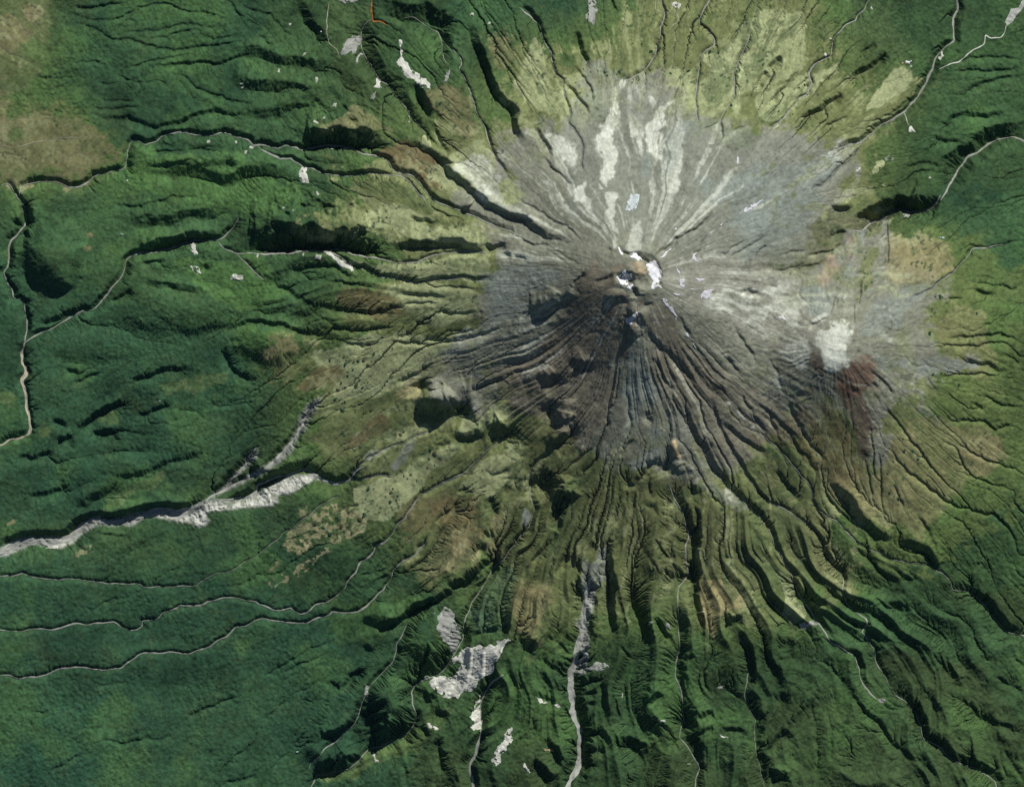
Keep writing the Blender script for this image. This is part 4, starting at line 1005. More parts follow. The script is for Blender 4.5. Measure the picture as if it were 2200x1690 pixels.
for l in lines(COVER):
    head, body = l.split('|'); c, soft, op = head.split(); soft = float(soft); op = float(op)
    pol = pts(body)
    sharp = soft <= 5
    m, (i0, i1, j0, j1) = inside(pol, wx2 if sharp else wx_, wy2 if sharp else wy_)
    pad = int(soft * 3 / STEP) + 4
    i0 = max(0, i0 - pad); i1 = min(NX, i1 + pad); j0 = max(0, j0 - pad); j1 = min(NY, j1 + pad); sl = (slice(j0, j1), slice(i0, i1))
    mk = blur(m[sl].astype(float), soft * .5) if soft > 2 else m[sl].astype(float)
    if not sharp: mk = smooth((mk - .5) * (1.0 + .5) + .5 + brk[sl] * np.minimum(mk, 1 - mk) * 3.4 + (brk2[sl] * np.minimum(mk, 1 - mk) * 4 if c in ZONE else 0))
    if soft >= 14 and c not in ('bluegreen', 'teal', 'red'): mk = np.clip(mk + (.85 * st1[sl] + (.30 if c in ZONE else 0) * rel[sl]) * np.minimum(mk, 1 - mk) * 2 * 1.6, 0, 1)
    if c == 'speckle': mk = mk * spn[sl]
    mk = mk * op
    COL[sl] += (PAL[c] - COL[sl]) * mk[..., None]
    tF, tR, tG = (1, 0, 0) if c in GREENS else (0, 1, 0) if c in ROCKS else (0, 0, 1)
    FOREST[sl] += (tF - FOREST[sl]) * mk; ROCK[sl] += (tR - ROCK[sl]) * mk; GRASS[sl] += (tG - GRASS[sl]) * mk
    PALE[sl] += ((1.0 if c in ('gorge', 'white') else 0) - PALE[sl]) * mk
# streaks of loose scree and turf running downhill
up = (ROCK * (1 - PALE) * smooth((rc - 40) / 60) * smooth((r2 - 50) / 70))[..., None]
COL = COL + (PAL['palescree'] - COL) * (smooth((st1 - .12) * 2.6)[..., None] * .42 * up)
COL = COL + (PAL['rock'] * .62 - COL) * (smooth((-st1 - .15) * 2.6)[..., None] * .45 * up)
gr = GRASS[..., None]
COL = COL + (PAL['sage'] - COL) * (smooth((st1 * 1.3 + brk * .4 - .12) * 2.4)[..., None] * .42 * gr)
COL = COL + (PAL['dullgreen'] * .8 - COL) * (smooth((-st1 * 1.3 + brk * .5 - .12) * 2.4)[..., None] * .55 * gr)
# stream gravel in the bare and grassy zones
wet = smooth((np.log(AREA + 1) - 5.2) / 2.0) * (1 - FOREST) * (1 - PALE)
wet = np.clip(blur(wet, 1.8) * 1.3, 0, 1)[..., None]
COL = COL + (PAL['bed'] * .85 - COL) * wet * .40
# moss and turf in the stony belt, brown scrub in the forest edge
moss = smooth((fbm(X, Y, 34, 5, 81, .6) * .8 + st1 * .7 - .14) * 5) * ROCK * smooth((rc - 260) / 120) * (1 - PALE) * smooth((r2 - 75) / 70)
COL = COL + (PAL['olive'] - COL) * moss[..., None] * .55
scr = smooth((fbm(X, Y, 46, 5, 83, .65) - .15) * 4) * FOREST
COL = COL + (PAL['dullgreen'] * np.array([1.05, .92, .9]) - COL) * scr[..., None] * .2
near_ = blur(1 - FOREST, 120); nb = smooth((near_ - .02) * 2.2 + .25 * fbm(X, Y, 60, 4, 98) + .2 * st1) * FOREST
nb = nb * (1 - smooth((Y - 1330) / 160) * .6)
COL = COL + (PAL['olivegreen'] * .95 - COL) * nb[..., None] * .55
# single crowns and tussocks: colour differs from plant to plant
rnd = np.random.RandomState(9).rand(NY, NX)
patch0 = .35 + .65 * smooth(.5 + fbm(X, Y, 60, 3, 87) * 1.6)
rnd2 = blur(np.random.RandomState(10).randn(NY, NX), 2.0); rnd2 = rnd2 / rnd2.std() * .5; rnd3 = blur(np.random.RandomState(11).randn(NY, NX), 4.5); rnd3 = rnd3 / rnd3.std()
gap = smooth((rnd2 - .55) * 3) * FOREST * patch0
tone = fbm(X + 500, Y, 130, 5, 99, .6)
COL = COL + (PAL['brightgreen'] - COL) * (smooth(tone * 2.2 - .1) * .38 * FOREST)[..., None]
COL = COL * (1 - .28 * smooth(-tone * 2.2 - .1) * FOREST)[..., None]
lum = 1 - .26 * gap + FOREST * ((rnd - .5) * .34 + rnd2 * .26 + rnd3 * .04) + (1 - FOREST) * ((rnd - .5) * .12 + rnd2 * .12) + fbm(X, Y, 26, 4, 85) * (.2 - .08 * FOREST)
dn = blur(np.random.RandomState(15).randn(NY, NX), 2.6); dn = dn / dn.std()
dens = smooth(.5 + fbm(X, Y, 55, 3, 93) * 1.6) * (GRASS + .55 * ROCK * smooth((rc - 230) / 160)) * (1 - PALE)
dots = smooth((dn - 1.75 + .55 * dens) * 3) * dens * smooth((rc - 180) / 150)
COL = COL + (PAL['forest'] * .8 - COL) * (dots * .75)[..., None]
mot = fbm(X, Y, 11, 4, 95, .7)
COL = COL * (1 + (GRASS * .34 + ROCK * .22)[..., None] * mot[..., None] * (1 - .5 * PALE[..., None]))
veg = smooth((fbm(X, Y, 13, 4, 97, .6) - .16) * 6) * PALE * (Y > 840) * .55
COL = COL + (PAL['dullgreen'] * .8 - COL) * veg[..., None]
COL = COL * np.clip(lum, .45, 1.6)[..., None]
COL = np.clip(COL, .008, .86)

# canopy and rock relief
crown = np.random.RandomState(12).rand(NY, NX) * .5; cb = blur(np.random.RandomState(13).randn(NY, NX), 2.0); crown = crown + cb / cb.std() * .3 - rnd2 * .25
patch = .5 + .5 * smooth(.5 + fbm(X, Y, 60, 3, 87) * 1.2)
canopy = FOREST * (1 - smooth((rc * 0 + H - 1350) / 300)) * patch
H = H + crown * canopy * 7.5 + np.clip(rnd3, -2, 2) * canopy * .5 + fbm(X, Y, 17, 3, 86) * canopy * 1.2 + fbm(X, Y, 9, 3, 88) * (1.2 + 2.4 * ROCK + 1.6 * GRASS) 
craggy = np.maximum(.6 * smooth((fbm(X, Y, 40, 3, 89) - .15) * 4), np.maximum(1.4 * (1 - smooth((np.hypot(X - 1358, (Y - 700) * .8) - 22) / 14)), 1.2 * (1 - smooth((np.hypot(X - 1362, Y - 612) - 26) / 14)))) * ROCK
H = H + (1 - 2 * np.abs(fbm(X, Y, 11, 4, 90))) * craggy * 7 + ((1 - 2 * np.abs(streak(80, 171))) * 1.7 + (1 - 2 * np.abs(streak(170, 172))) * .8) * ROCK * smooth((rc - 50) / 60) * smooth((r2 - 130) / 80) * (1 - PALE) + (1 - 2 * np.abs(vnoise(np.cos(t2) * 34 + r2 * .006, np.sin(t2) * 34, 173))) * 1.6 * ROCK * smooth((r2 - 40) / 40) * (1 - smooth((r2 - 150) / 60)) + (1 - 2 * np.abs(fbm(X + .6 * Y, Y - .5 * X, 13, 4, 96, .6))) * PALE * smooth((1700 - H) / 200) * 16

# ---------------------------------------------------------------- scene
sc = bpy.context.scene
col = sc.collection
def link(o, parent=None):
    col.objects.link(o)
    if parent is not None: o.parent = parent
    return o
def tag(o, label=None, cat=None, group=None, kind=None):
    if label: o['label'] = label
    if cat: o['category'] = cat
    if group: o['group'] = group
    if kind: o['kind'] = kind
    return o

def cover_material(name, bump, fine):
    m = bpy.data.materials.new(name); m.use_nodes = True
    nt = m.node_tree; b = nt.nodes['Principled BSDF']
    b.inputs['Roughness'].default_value = .95; b.inputs['Specular IOR Level'].default_value = .12
    at = nt.nodes.new('ShaderNodeAttribute'); at.attribute_name = 'cover'
    tc = nt.nodes.new('ShaderNodeTexCoord')
    n1 = nt.nodes.new('ShaderNodeTexNoise'); n1.inputs['Scale'].default_value = fine; n1.inputs['Detail'].default_value = 5
    n1.inputs['Roughness'].default_value = .7
    nt.links.new(tc.outputs['Object'], n1.inputs['Vector'])
    mr = nt.nodes.new('ShaderNodeMapRange'); mr.inputs['From Min'].default_value = .3; mr.inputs['From Max'].default_value = .7
    mr.inputs['To Min'].default_value = .84; mr.inputs['To Max'].default_value = 1.16
    nt.links.new(n1.outputs['Fac'], mr.inputs['Value'])
    mul = nt.nodes.new('ShaderNodeVectorMath'); mul.operation = 'SCALE'
    nt.links.new(at.outputs['Color'], mul.inputs[0]); nt.links.new(mr.outputs['Result'], mul.inputs['Scale'])
    nt.links.new(mul.outputs['Vector'], b.inputs['Base Color'])
    bp = nt.nodes.new('ShaderNodeBump'); bp.inputs['Strength'].default_value = bump; bp.inputs['Distance'].default_value = 6
    nt.links.new(n1.outputs['Fac'], bp.inputs['Height']); nt.links.new(bp.outputs['Normal'], b.inputs['Normal'])
    return m
MAT = {'ground': cover_material('ground_cover', .35, .035), 'forest': cover_material('forest_canopy', .6, .07),
       'gravel': cover_material('river_gravel', .5, .06), 'slip': cover_material('bare_slip_rubble', .22, .09)}
def plain(name, c, rough_=.8, noise=.15, scale=.3):
    m = bpy.data.materials.new(name); m.use_nodes = True
    nt = m.node_tree; b = nt.nodes['Principled BSDF']; b.inputs['Roughness'].default_value = rough_
    b.inputs['Specular IOR Level'].default_value = .2
    tc = nt.nodes.new('ShaderNodeTexCoord'); n1 = nt.nodes.new('ShaderNodeTexNoise'); n1.inputs['Scale'].default_value = scale; n1.inputs['Detail'].default_value = 4
    nt.links.new(tc.outputs['Object'], n1.inputs['Vector'])
    r = nt.nodes.new('ShaderNodeValToRGB')
    r.color_ramp.elements[0].position = .3; r.color_ramp.elements[1].position = .7
    r.color_ramp.elements[0].color = (*[v * (1 - noise) for v in c], 1); r.color_ramp.elements[1].color = (*[min(.9, v * (1 + noise)) for v in c], 1)
    nt.links.new(n1.outputs['Fac'], r.inputs['Fac']); nt.links.new(r.outputs['Color'], b.inputs['Base Color'])
    return m

def grid_mesh(name, verts, quads, cols=None, mat=None, smooth_=True):
    me = bpy.data.meshes.new(name)
    n = len(verts); q = len(quads); kf = quads.shape[1]
    me.vertices.add(n); me.vertices.foreach_set('co', verts.astype(np.float32).ravel())
    me.loops.add(q * kf); me.loops.foreach_set('vertex_index', quads.astype(np.int32).ravel())
    me.polygons.add(q); me.polygons.foreach_set('loop_start', np.arange(0, q * kf, kf, dtype=np.int32))
    try: me.polygons.foreach_set('loop_total', np.full(q, kf, dtype=np.int32))
    except Exception: pass
    if smooth_: me.polygons.foreach_set('use_smooth', np.ones(q, dtype=bool))
    me.update(calc_edges=True)
    if cols is not None:
        a = me.attributes.new('cover', 'FLOAT_COLOR', 'POINT')
        a.data.foreach_set('color', np.concatenate([cols, np.ones((n, 1))], 1).astype(np.float32).ravel())
    if mat: me.materials.append(mat)
    return me

V = np.stack([wx(X), wy(Y), H], -1).reshape(-1, 3)
CF = COL.reshape(-1, 3)
idx = np.arange(NX * NY).reshape(NY, NX)
Q = np.stack([idx[1:, :-1], idx[1:, 1:], idx[:-1, 1:], idx[:-1, :-1]], -1).reshape(-1, 4)
# which sheet of the land each face belongs to
def sm(a): return blur(a, 6)
rk, fo, gs_ = sm(ROCK), sm(FOREST), sm(GRASS)
sidecone = (np.hypot(X - 1793, (Y - 765) * .9) < 128)
cls = np.where(rk > np.maximum(fo, gs_), np.where(sidecone, 3, 0), np.where(fo > gs_, 1, 2))
d1 = np.hypot((X - 110) / 76, (Y - 548) / 84); cls[(d1 < 1) & (cls == 1)] = 4
gm = np.zeros((NY, NX), bool)
for l in lines(COVER):
    if l.startswith('gorge 3') and ('C1' in l or 'C2' in l): gm |= inside(pts(l.split('|')[1]), wx2, wy2)[0]
cls[gm] = 5
fc = cls[:-1, :-1].ravel()
SETTING = [('volcano', 'structure', 'grey and brown bare rock cone of the volcano, streaked with pale scree', 'ground'),
           ('forest', 'stuff', 'dark green forest and scrub on the lower slopes', 'forest'),
           ('grassland', 'stuff', 'olive and pale tussock grassland ringing the bare cone', 'ground'),
           ('volcanic_cone', 'structure', 'smaller side cone with pale crown and red-brown flank', 'ground'),
           ('hill', 'structure', 'round forested hill beside the rivers at the left', 'forest'),
           ('gorge', 'structure', 'pale grey eroded gorge cutting into forest at the lower left', 'slip')]
remap = np.full(NX * NY, -1)
for k_, (nm, kind, lab, mt) in enumerate(SETTING):
    f = Q[fc == k_]
    if not len(f): continue
    u = np.unique(f); remap[u] = np.arange(len(u))
    o = link(bpy.data.objects.new(nm, grid_mesh(nm, V[u], remap[f], CF[u], MAT[mt])))
    tag(o, lab, None, None, kind)

# the land beyond the map sheet, out to the horizon
gx = np.concatenate([-np.geomspace(60000, 60, 26) - MARG + 8, np.linspace(-MARG + 8, W + MARG - 8, 46), np.geomspace(60, 60000, 26) + W + MARG - 8])
gy = np.concatenate([-np.geomspace(60000, 60, 26) - MARG + 8, np.linspace(-MARG + 8, HH + MARG - 8, 38), np.geomspace(60, 60000, 26) + HH + MARG - 8])
OX, OY = np.meshgrid(gx, gy)
inn = (OX > -MARG + 7) & (OX < W + MARG - 7) & (OY > -MARG + 7) & (OY < HH + MARG - 7)
OH = cone(OX, OY) + fbm(OX, OY, 190, 4, 3) * 36 + fbm(OX + 90, OY, 105, 3, 4) * 15 - 12
edge = (np.abs(OX - np.clip(OX, -MARG + 8, W + MARG - 8)) + np.abs(OY - np.clip(OY, -MARG + 8, HH + MARG - 8))) < 1
OH = np.where(edge, sample(H, np.clip(OX, -MARG, W + MARG), np.clip(OY, -MARG, HH + MARG)) - 12, OH)
oi = np.arange(OX.size).reshape(OX.shape)
oq = np.stack([oi[1:, :-1], oi[1:, 1:], oi[:-1, 1:], oi[:-1, :-1]], -1).reshape(-1, 4)
cxm = (OX[1:, :-1] + OX[1:, 1:]).ravel() / 2; cym = (OY[1:, :-1] + OY[:-1, :-1]).ravel() / 2
keep = ~((cxm > -MARG + 8) & (cxm < W + MARG - 8) & (cym > -MARG + 8) & (cym < HH + MARG - 8))
oc = np.repeat(PAL['forest'][None], OX.size, 0) * (1 + .3 * fbm(OX, OY, 150, 4, 31).reshape(-1, 1))
o = link(bpy.data.objects.new('terrain', grid_mesh('terrain', np.stack([wx(OX), wy(OY), OH], -1).reshape(-1, 3), oq[keep], oc, MAT['forest'])))
tag(o, 'green lowland beyond the edges of the mapped slopes', None, None, 'structure')

# ---------------------------------------------------------------- river beds
def ribbon(name, p, width, colr, lift, seed, mat, vary=.5):
    q = [p[0]]
    for a, b in zip(p[:-1], p[1:]):
        n = max(1, int(np.hypot(*(b - a)) / 2.4))
        for t in range(1, n + 1): q.append(a + (b - a) * t / n)
    q = np.array(q); q = q[(q[:, 0] > -MARG + 4) & (q[:, 0] < W + MARG - 4) & (q[:, 1] > -MARG + 4) & (q[:, 1] < HH + MARG - 4)]
    for _ in range(2): q[1:-1] = (q[:-2] + 2 * q[1:-1] + q[2:]) / 4
    d = np.gradient(q, axis=0); d /= np.hypot(d[:, 0], d[:, 1])[:, None] + 1e-9
    nrm = np.stack([-d[:, 1], d[:, 0]], 1)
    s = np.arange(len(q)) * 1.0
    wv = width * (1 + vary * 2.1 * fbm(s, s * 0 + seed * 3.1, 14, 4, seed, .6)); wv = np.clip(wv, width * .14, None)
    wv[:6] *= np.linspace(.3, 1, 6)[:len(wv[:6])]; wv[-6:] *= np.linspace(1, .3, 6)[-len(wv[-6:]):]
    sh = fbm(s, s * 0 + 5, 10, 3, seed + 50) * width * .22
    K = max(3, int(width / 1.3) + 2); K += (K + 1) % 2
    e = np.linspace(-.5, .5, K)
    e1 = fbm(s, s * 0 + 11, 4, 2, seed + 70) * width * .18
    PX = q[:, 0][:, None] + nrm[:, 0][:, None] * (wv[:, None] * e[None] + (sh + 0)[:, None] + e1[:, None] * np.sign(e)[None])
    PY = q[:, 1][:, None] + nrm[:, 1][:, None] * (wv[:, None] * e[None] + (sh + 0)[:, None] + e1[:, None] * np.sign(e)[None])
    Z = sample(H, PX, PY)
    for dx, dy in ((STEP * .6, 0), (-STEP * .6, 0), (0, STEP * .6), (0, -STEP * .6)): Z = np.maximum(Z, sample(H, PX + dx, PY + dy))
    Z = Z + lift; Z[:, 0] -= lift * 1.6; Z[:, -1] -= lift * 1.6
    Z += fbm(PX, PY, 5, 2, seed + 3) * min(1.4, width * .25)
    ch = 1 + .20 * fbm(PX, PY, 5, 3, seed + 9) + .10 * fbm(PX, PY, 40, 2, seed + 12)
    strand = smooth((.35 - np.abs(e[None] * 1.3 - fbm(s, s * 0, 22, 3, seed + 31)[:, None] * .5) * 3)) if width > 5 else 0
    c = colr[None, None] * (ch * (1 - .28 * strand))[..., None]
    n = len(q); ii = np.arange(n * K).reshape(n, K)
    qd = np.stack([ii[:-1, :-1], ii[1:, :-1], ii[1:, 1:], ii[:-1, 1:]], -1).reshape(-1, 4)
    vs = np.stack([wx(PX), wy(PY), Z], -1).reshape(-1, 3)
    a = vs[qd[0]]; 
    if np.cross(a[1] - a[0], a[2] - a[0])[2] < 0: qd = qd[:, ::-1]
    return bpy.data.objects.new(name, grid_mesh(name, vs, qd, np.clip(c, 0, .85).reshape(-1, 3), mat))
for n_, (nm, bw, o_, p) in enumerate(beds):
    base = {'gravel_river': 'river', 'stream': 'stream'}[nm]
    lift = 2.0 if bw > 4 else 2.6
    o = link(ribbon(base, p, bw, PAL[o_['c']], lift, 200 + n_ * 5, MAT['gravel']))
    tag(o, o_['label'], base, None, 'structure')

# tracks and the road
TRACKS = [('road', 2.6, 'white', 'narrow pale road winding from the river to the car park', 'A4 1440,580 1540,530 1610,520 1680,450 1720,420 1820,370 1830,290 1870,320 1960,315 1990,280 2005,210'),
          ('path', 1.5, 'bed2', 'pale thread of track crossing the tan plain at the left edge', 'A1 -100,1220 0,1222 110,1238 180,1220 300,1185 370,1170 410,1185 490,1150 690,1148'),
          ('path', 1.4, 'bed2', 'pale walking track on the green ridge left of the orange stream', 'A2 615,0 600,110 590,270 610,360 680,420 700,490'),
          ('path', 1.6, 'white', 'white track linking the white triangular slip to the upper right river', 'A4 1145,950 1165,1000 1175,1040 1200,1068'),
          ('path', 1.6, 'bed2', 'pale track leading from the round quarry to the stream', 'A3 1280,140 1330,90 1350,60'),
          ('path', 1.4, 'bed2', 'pale track looping downhill from the round quarry', 'A3 1350,75 1400,150 1395,180 1350,210 1320,250'),
          ('path', 1.4, 'bed2', 'pale track on olive grass left of the stream at the top edge', 'A3 1205,-40 1200,90 1240,90 1280,135')]
for n_, (nm, bw, c, lab, b) in enumerate(TRACKS):
    o = link(ribbon(nm, rough(pts(b), .05), bw, PAL[c] * .9, 2.4, 400 + n_ * 5, MAT['gravel'], .15)); tag(o, lab, nm, None, 'structure')

# ---------------------------------------------------------------- draped patches (snow, slips, car park)
GY, GX = np.gradient(blur(H, 8), STEP * M)
def drape(name, poly, res, lift, thick, colr, mat, warp, seed, puff=0.0, rough_amp=0.0, streak=0.0):
    pol = np.array(rough(np.vstack([poly, poly[:1]]), warp, 2.5))[:-1]
    x0, y0 = pol.min(0) - res; x1, y1 = pol.max(0) + res
    ax = np.arange(x0, x1 + res, res); ay = np.arange(y0, y1 + res, res)
    PX, PY = np.meshgrid(ax, ay)
    c = np.zeros(PX.shape, bool)
    for (xa, ya), (xb, yb) in zip(pol, np.roll(pol, -1, 0)):
        if ya == yb: continue
        c ^= ((ya > PY) != (yb > PY)) & (PX < (xb - xa) * (PY - ya) / (yb - ya) + xa)
    # corner points pulled onto the outline so the rim is not stepped
    near = np.full(PX.shape, 1e9); NXp = PX.copy(); NYp = PY.copy()
    for a, b in zip(pol, np.roll(pol, -1, 0)):
        d = b - a; L2 = d @ d + 1e-9
        t = np.clip(((PX - a[0]) * d[0] + (PY - a[1]) * d[1]) / L2, 0, 1)
        qx = a[0] + t * d[0]; qy = a[1] + t * d[1]; dd = np.hypot(PX - qx, PY - qy)
        m = dd < near; near = np.where(m, dd, near); NXp = np.where(m, qx, NXp); NYp = np.where(m, qy, NYp)
    cell = c[:-1, :-1] | c[1:, :-1] | c[:-1, 1:] | c[1:, 1:]
    gxm = sample(GX, PX, PY); gym = sample(GY, PX, PY); wgt = c / max(c.sum(), 1)
    gl = np.array([(gxm * wgt).sum(), (gym * wgt).sum()]); gl = gl / (np.hypot(*gl) + 1e-9)
    al = (PX * gl[0] + PY * gl[1]); ac = (PX * gl[1] - PY * gl[0])
    ac = ac + fbm(PX, PY, 14, 2, seed + 1) * 4
    run = vnoise(ac / 2.4, al / 34, seed + 2) * .6 + vnoise(ac / 6.0, al / 60, seed + 3) * .6
    if name == 'snow_patch':
        hole = fbm(PX, PY, 5, 3, seed + 8) + .3 * fbm(PX, PY, 1.8, 2, seed + 9) - np.clip(near / 7, 0, 1) * .5
        cell &= ~((hole[:-1, :-1] > .16) & (c.sum() > 260))
    if rough_amp:
        hole = fbm(PX, PY, 8, 3, seed + 8) + .35 * run - np.clip(near / 9, 0, 1) * .35
        cell &= ~((hole[:-1, :-1] > .30) & c[:-1, :-1])
    PX2 = np.where(c, PX, NXp); PY2 = np.where(c, PY, NYp)
    Z = sample(H, PX2, PY2)
    for dx, dy in ((STEP * .7, 0), (-STEP * .7, 0), (0, STEP * .7), (0, -STEP * .7)): Z = np.maximum(Z, sample(H, PX2 + dx, PY2 + dy))
    rim = np.clip(np.where(c, near, 0) / (res * 2.5), 0, 1)
    Z = Z + lift * (.4 + .6 * rim) + puff * smooth(rim) - np.where(c, 0, lift * .9)
    if rough_amp: Z = Z + ((1 - 2 * np.abs(run)) * rough_amp + fbm(PX2, PY2, 5, 3, seed) * 1.1) * rim
    ch = 1 + .10 * fbm(PX2, PY2, 6, 3, seed + 4)
    if streak: ch = ch * .9 + streak * run + .14 * fbm(PX2, PY2, 3, 2, seed + 5)
    cc = np.clip(colr[None, None] * ch[..., None], 0, .88)
    ii = np.arange(PX.size).reshape(PX.shape)
    qd = np.stack([ii[1:, :-1], ii[1:, 1:], ii[:-1, 1:], ii[:-1, :-1]], -1)[cell]
    u = np.unique(qd); rm = np.full(PX.size, -1); rm[u] = np.arange(len(u))
    vs = np.stack([wx(PX2), wy(PY2), Z], -1).reshape(-1, 3)[u]
    return bpy.data.objects.new(name, grid_mesh(name, vs, rm[qd], cc.reshape(-1, 3)[u], mat))
for n_, l in enumerate(lines(SLIPS)):
    head, body = l.split('|'); c, lab = head.strip().split(' ', 1)
    cc = PAL[c]
    o = link(drape('landslip', pts(body), 1.3, 2.0, 0, cc, MAT['slip'], .24, 600 + n_, 0, 2.6, .24)); tag(o, lab, 'landslip', 'bare landslips on the slopes', 'structure')
def snow_material():
    m = plain('old_snow', (.66, .655, .69), .6, .06, .02); m.node_tree.nodes['Principled BSDF'].inputs['Specular IOR Level'].default_value = .3
    return m
MS = snow_material(); MSB = plain('fresh_snow', (.86, .86, .88), .6, .04, .02); MSC = plain('couloir_ice', (.50, .55, .55), .6, .2, .03)
for n_, l in enumerate(lines(SNOW)):
    lab, body = l.split('|')
    o = link(drape('snow_patch', pts(body), .7, 1.6, 0, PAL['snow'], MSC if 'couloir' in lab else MSB if any(w_ in lab for w_ in ('large', 'bright', 'ragged', 'lip')) else MS, .14, 700 + n_, .6)); tag(o, lab.strip(), 'snow patch', 'summer snow patches around the summit')
mshade = plain('blue_snow_shade', (.02, .13, .20), .12, .2, .05)  # shade on the pit's snow, painted as an added blue patch
o = link(drape('snow_shade', pts('B3 905,672 940,640 985,655 1002,690 985,715 950,706 925,700'), .7, 2.2, 0, PAL['snow'], mshade, .1, 790, 0)); tag(o, 'small blue patch painted as shade on the snow in the crater hollow', 'snow_shade', None, 'structure')
o = link(drape('car_park', pts('A4 1995,180 2020,130 2045,70 2110,60 2160,-40 2230,-40 2149,60 2090,130 2060,180 2010,215'), 1.6, 2.5, 0, PAL['gorge'] * 1.15, MAT['gravel'], .02, 801)); tag(o, 'long pale gravel car park at the top right corner', 'car park', None, 'structure')

# ---------------------------------------------------------------- shrub clumps
def clump_mesh(name, seed, tone):
    R = random.Random(seed); bm = bmesh.new()
    bmesh.ops.create_icosphere(bm, subdivisions=4, radius=1)
    ph = [(R.uniform(-1, 1), R.uniform(-1, 1), R.uniform(0, .9)) for _ in range(26)]
    for v in bm.verts:
        n = v.co.normalized()
        k_ = max(0, max(n.x * a + n.y * b + n.z * c for a, b, c in ph)) 
        best = min((n - Vector((a, b, c)).normalized()).length for a, b, c in ph)
        r = 1.0 - .55 * min(best, .6) + R.uniform(-.07, .07)
        ang = math.atan2(n.y, n.x); r *= 1 + .14 * math.sin(ang * 2 + seed) + .1 * math.sin(ang * 3 + seed * 2)
        v.co = Vector((n.x * r, n.y * r, max(-.15, n.z * r * .62)))
    me = bpy.data.meshes.new(name); bm.to_mesh(me); bm.free(); me.materials.append(tone); return me
TONES = [plain('dark_shrub_leaves', tuple(PAL['forest'] * 1.0), .9, .45, .35), plain('brown_shrub_leaves', (.085, .082, .038), .9, .4, .35)]
CM = [clump_mesh('shrub_clump', 3 + i, TONES[i % 2]) for i in range(4)]
spp = []; cur = None
for tok_line in [SHRUBS]:
    t = None
    for tok in tok_line.split():
        if tok[0].isalpha() or (tok[0] in 'ABCD'): t = tok; continue
    t = None; pend = []
    toks = tok_line.split(); i = 0
    while i < len(toks):
        if toks[i][0].isalpha(): t = toks[i]; i += 1; continue
        if ',' in toks[i]: spp.append((t, pts(t + ' ' + toks[i])[0])); i += 1
        else: i += 1
WHERE = {'C2': 'on the pale plain below the dark lava bluff', 'B2': 'on the pale stony plain left of the summit', 'A3': 'on the olive slope near the top edge',
         'B4': 'on the tan slope right of the side cone', 'C4': 'on the tan slope below the side cone', 'A4': 'beside the meadow stream at the upper right'}
R = random.Random(21)
first = {}
for n_, (t, c) in enumerate(spp):
    big_ = R.random() < .3; brownish = t in ('C2', 'B2') and R.random() < .4
    me = CM[(1 if brownish else 0) + 2 * (n_ % 2)]
    o = bpy.data.objects.new('shrub_clump', me)
    sz = (R.uniform(3.4, 5.2) if big_ else R.uniform(1.7, 3.0)) * M
    o.location = (wx(c[0]), wy(c[1]), float(sample(H, c[:1], c[1:])[0]) - 1.0)
    o.scale = (sz * R.uniform(.85, 1.2), sz * R.uniform(.85, 1.2), sz * .8); o.rotation_euler = (0, 0, R.uniform(0, 6.28))
    link(o)
    tag(o, ('large ' if big_ else 'small ') + ('round brown-centred' if brownish else 'dark green') + ' shrub clump ' + WHERE[t], 'shrub', 'shrub clumps ' + WHERE[t])

# ---------------------------------------------------------------- buildings
MW = plain('white_painted_wall', (.7, .7, .68), .6, .05, 1); MR = plain('pale_metal_roof', (.78, .78, .78), .45, .05, 1); MRB = plain('turquoise_metal_roof', (.45, .68, .66), .45, .05, 1)
MRR = plain('rust_red_roof', (.55, .3, .22), .5, .05, 1); MDK = plain('dark_window_glass', (.03, .04, .05), .15, .05, 1)
def box(name, x0, x1, y0, y1, z0, z1, mat, parent):
    bm = bmesh.new(); bmesh.ops.create_cube(bm, size=1)
    for v in bm.verts: v.co = Vector(((x0 + x1) / 2 + v.co.x * (x1 - x0), (y0 + y1) / 2 + v.co.y * (y1 - y0), (z0 + z1) / 2 + v.co.z * (z1 - z0)))
    me = bpy.data.meshes.new(name); bm.to_mesh(me); bm.free(); me.materials.append(mat); return link(bpy.data.objects.new(name, me), parent)
def gable(name, hx, hy, z, rise, mat, parent):
    vs = [(-hx, -hy, z), (hx, -hy, z), (hx, hy, z), (-hx, hy, z), (-hx, 0, z + rise), (hx, 0, z + rise)]
    me = bpy.data.meshes.new(name); me.from_pydata(vs, [], [(0, 1, 5, 4), (2, 3, 4, 5), (1, 2, 5), (3, 0, 4), (3, 2, 1, 0)]); me.materials.append(mat)
    return link(bpy.data.objects.new(name, me), parent)
def house(name, at, lx, ly, h, rot, roof, label, cat):
    c = pts(at)[0]; z = float(sample(H, c[:1], c[1:])[0])
    e = link(bpy.data.objects.new(name, None)); e.location = (wx(c[0]), wy(c[1]), z + 3); e.rotation_euler = (0, 0, math.radians(rot))
    tag(e, label, cat)
    box('wall', -lx / 2, lx / 2, -ly / 2, ly / 2, -8, h, MW, e)
    gable('roof', lx / 2 + .8, ly / 2 + .8, h + .01, ly * .22, roof, e)
    for k_ in range(max(2, int(lx / 7))):
        x = -lx / 2 + (k_ + .5) * lx / max(2, int(lx / 7))
        box('window', x - 1.2, x + 1.2, -ly / 2 - .06, -ly / 2 + .1, h * .35, h * .75, MDK, e)
    box('door', lx / 2 - .1, lx / 2 + .06, -1, 1, 0, 2.4, MDK, e)
house('lodge', 'A4 1175,522', 38, 20, 7, -12, MR, 'largest white building, a long lodge on the green ridge at the upper right', 'building')
house('hut', 'A4 1131,530', 15, 13, 5, 10, MRR, 'small hut with a reddish roof left of the white lodge', 'hut')
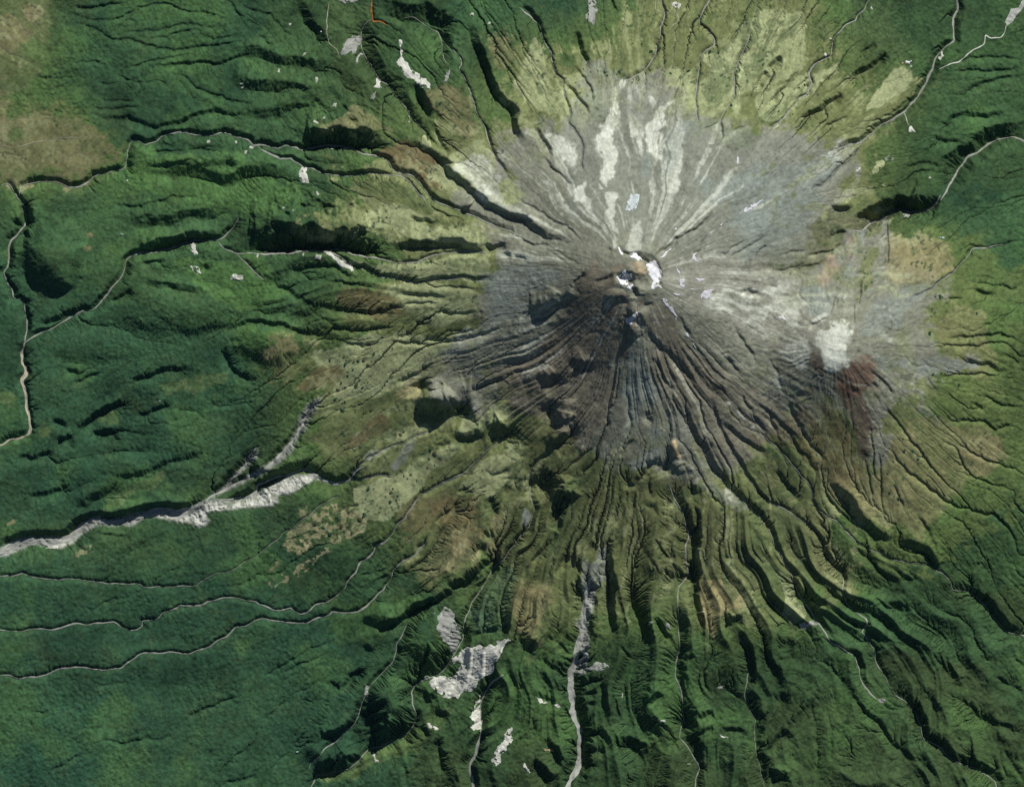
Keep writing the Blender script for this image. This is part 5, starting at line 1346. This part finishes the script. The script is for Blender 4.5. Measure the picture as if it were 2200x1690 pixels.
house('hut', 'A4 1203,513', 11, 9, 4, 20, MR, 'tiny pale hut touching the right end of the white lodge', 'hut')
house('hut', 'A4 1203,556', 13, 9, 4, 40, MR, 'small grey-white hut downhill of the white lodge', 'hut')
house('hut', 'B4 1468,356', 24, 12, 5, -20, MRB, 'turquoise roofed hut on green grass at the right', 'hut')
house('hut', 'B4 1446,352', 8, 7, 3, 0, MRB, 'tiny shed beside the turquoise roofed hut', 'shed')
house('hut', 'D2 342,1392', 16, 8, 4, 15, MRB, 'lone small hut in a clearing of the bottom forest', 'hut')
house('hut', 'A1 1062,1512', 14, 9, 4, 30, MR, 'pale hut in green forest south of the looping upper left river', 'hut')
house('hut', 'A2 545,262', 10, 8, 4, 30, MR, 'tiny hut at a spur of the walking track on the ridge', 'hut')

# ---------------------------------------------------------------- light, sky, camera
w = bpy.data.worlds.new('World'); sc.world = w; w.use_nodes = True
nt = w.node_tree; sky = nt.nodes.new('ShaderNodeTexSky'); sky.sky_type = 'NISHITA'; sky.sun_disc = False
sky.sun_elevation = SUN_EL; sky.sun_rotation = SUN_AZ; sky.altitude = 1500
nt.links.new(sky.outputs['Color'], nt.nodes['Background'].inputs['Color']); nt.nodes['Background'].inputs['Strength'].default_value = .05
L = bpy.data.lights.new('sun', 'SUN'); L.energy = 5.0; L.angle = math.radians(.53); L.color = (1, .98, .935)
so = bpy.data.objects.new('sun', L); col.objects.link(so)
dvec = Vector((math.sin(SUN_AZ) * math.cos(SUN_EL), math.cos(SUN_AZ) * math.cos(SUN_EL), math.sin(SUN_EL)))
so.rotation_euler = dvec.to_track_quat('Z', 'Y').to_euler(); so.location = dvec * 30000

ALT = 200000.0
HAZE = .008
cam = bpy.data.cameras.new('camera'); cam.sensor_width = 36; cam.lens = 36 * (ALT - 1300) / (W * M)
cam.clip_start = 1000; cam.clip_end = 600000
co = bpy.data.objects.new('camera', cam); col.objects.link(co); co.location = (0, 0, ALT); sc.camera = co
# thin air between the ground and the lens
bm = bmesh.new(); bmesh.ops.create_cube(bm, size=1)
for v in bm.verts: v.co = Vector((v.co.x * 640000, v.co.y * 640000, -500 + (v.co.z + .5) * (ALT + 1500)))
hz = bpy.data.meshes.new('haze'); bm.to_mesh(hz); bm.free()
hm = bpy.data.materials.new('haze'); hm.use_nodes = True; hn = hm.node_tree
hn.nodes.remove(hn.nodes['Principled BSDF'])
pv = hn.nodes.new('ShaderNodeVolumePrincipled'); pv.inputs['Color'].default_value = (.30, .62, 1.0, 1); pv.inputs['Density'].default_value = HAZE / ALT; pv.inputs['Anisotropy'].default_value = 0
hn.links.new(pv.outputs['Volume'], hn.nodes['Material Output'].inputs['Volume'])
hz.materials.append(hm); link(tag(bpy.data.objects.new('haze', hz), None, None, None, 'stuff'))
sc.render.engine = 'CYCLES'; sc.cycles.max_bounces = 4; sc.cycles.diffuse_bounces = 2; sc.cycles.use_denoising = False
sc.view_settings.view_transform = 'Standard'; sc.view_settings.look = 'None'; sc.view_settings.exposure = -.3; sc.view_settings.gamma = 1
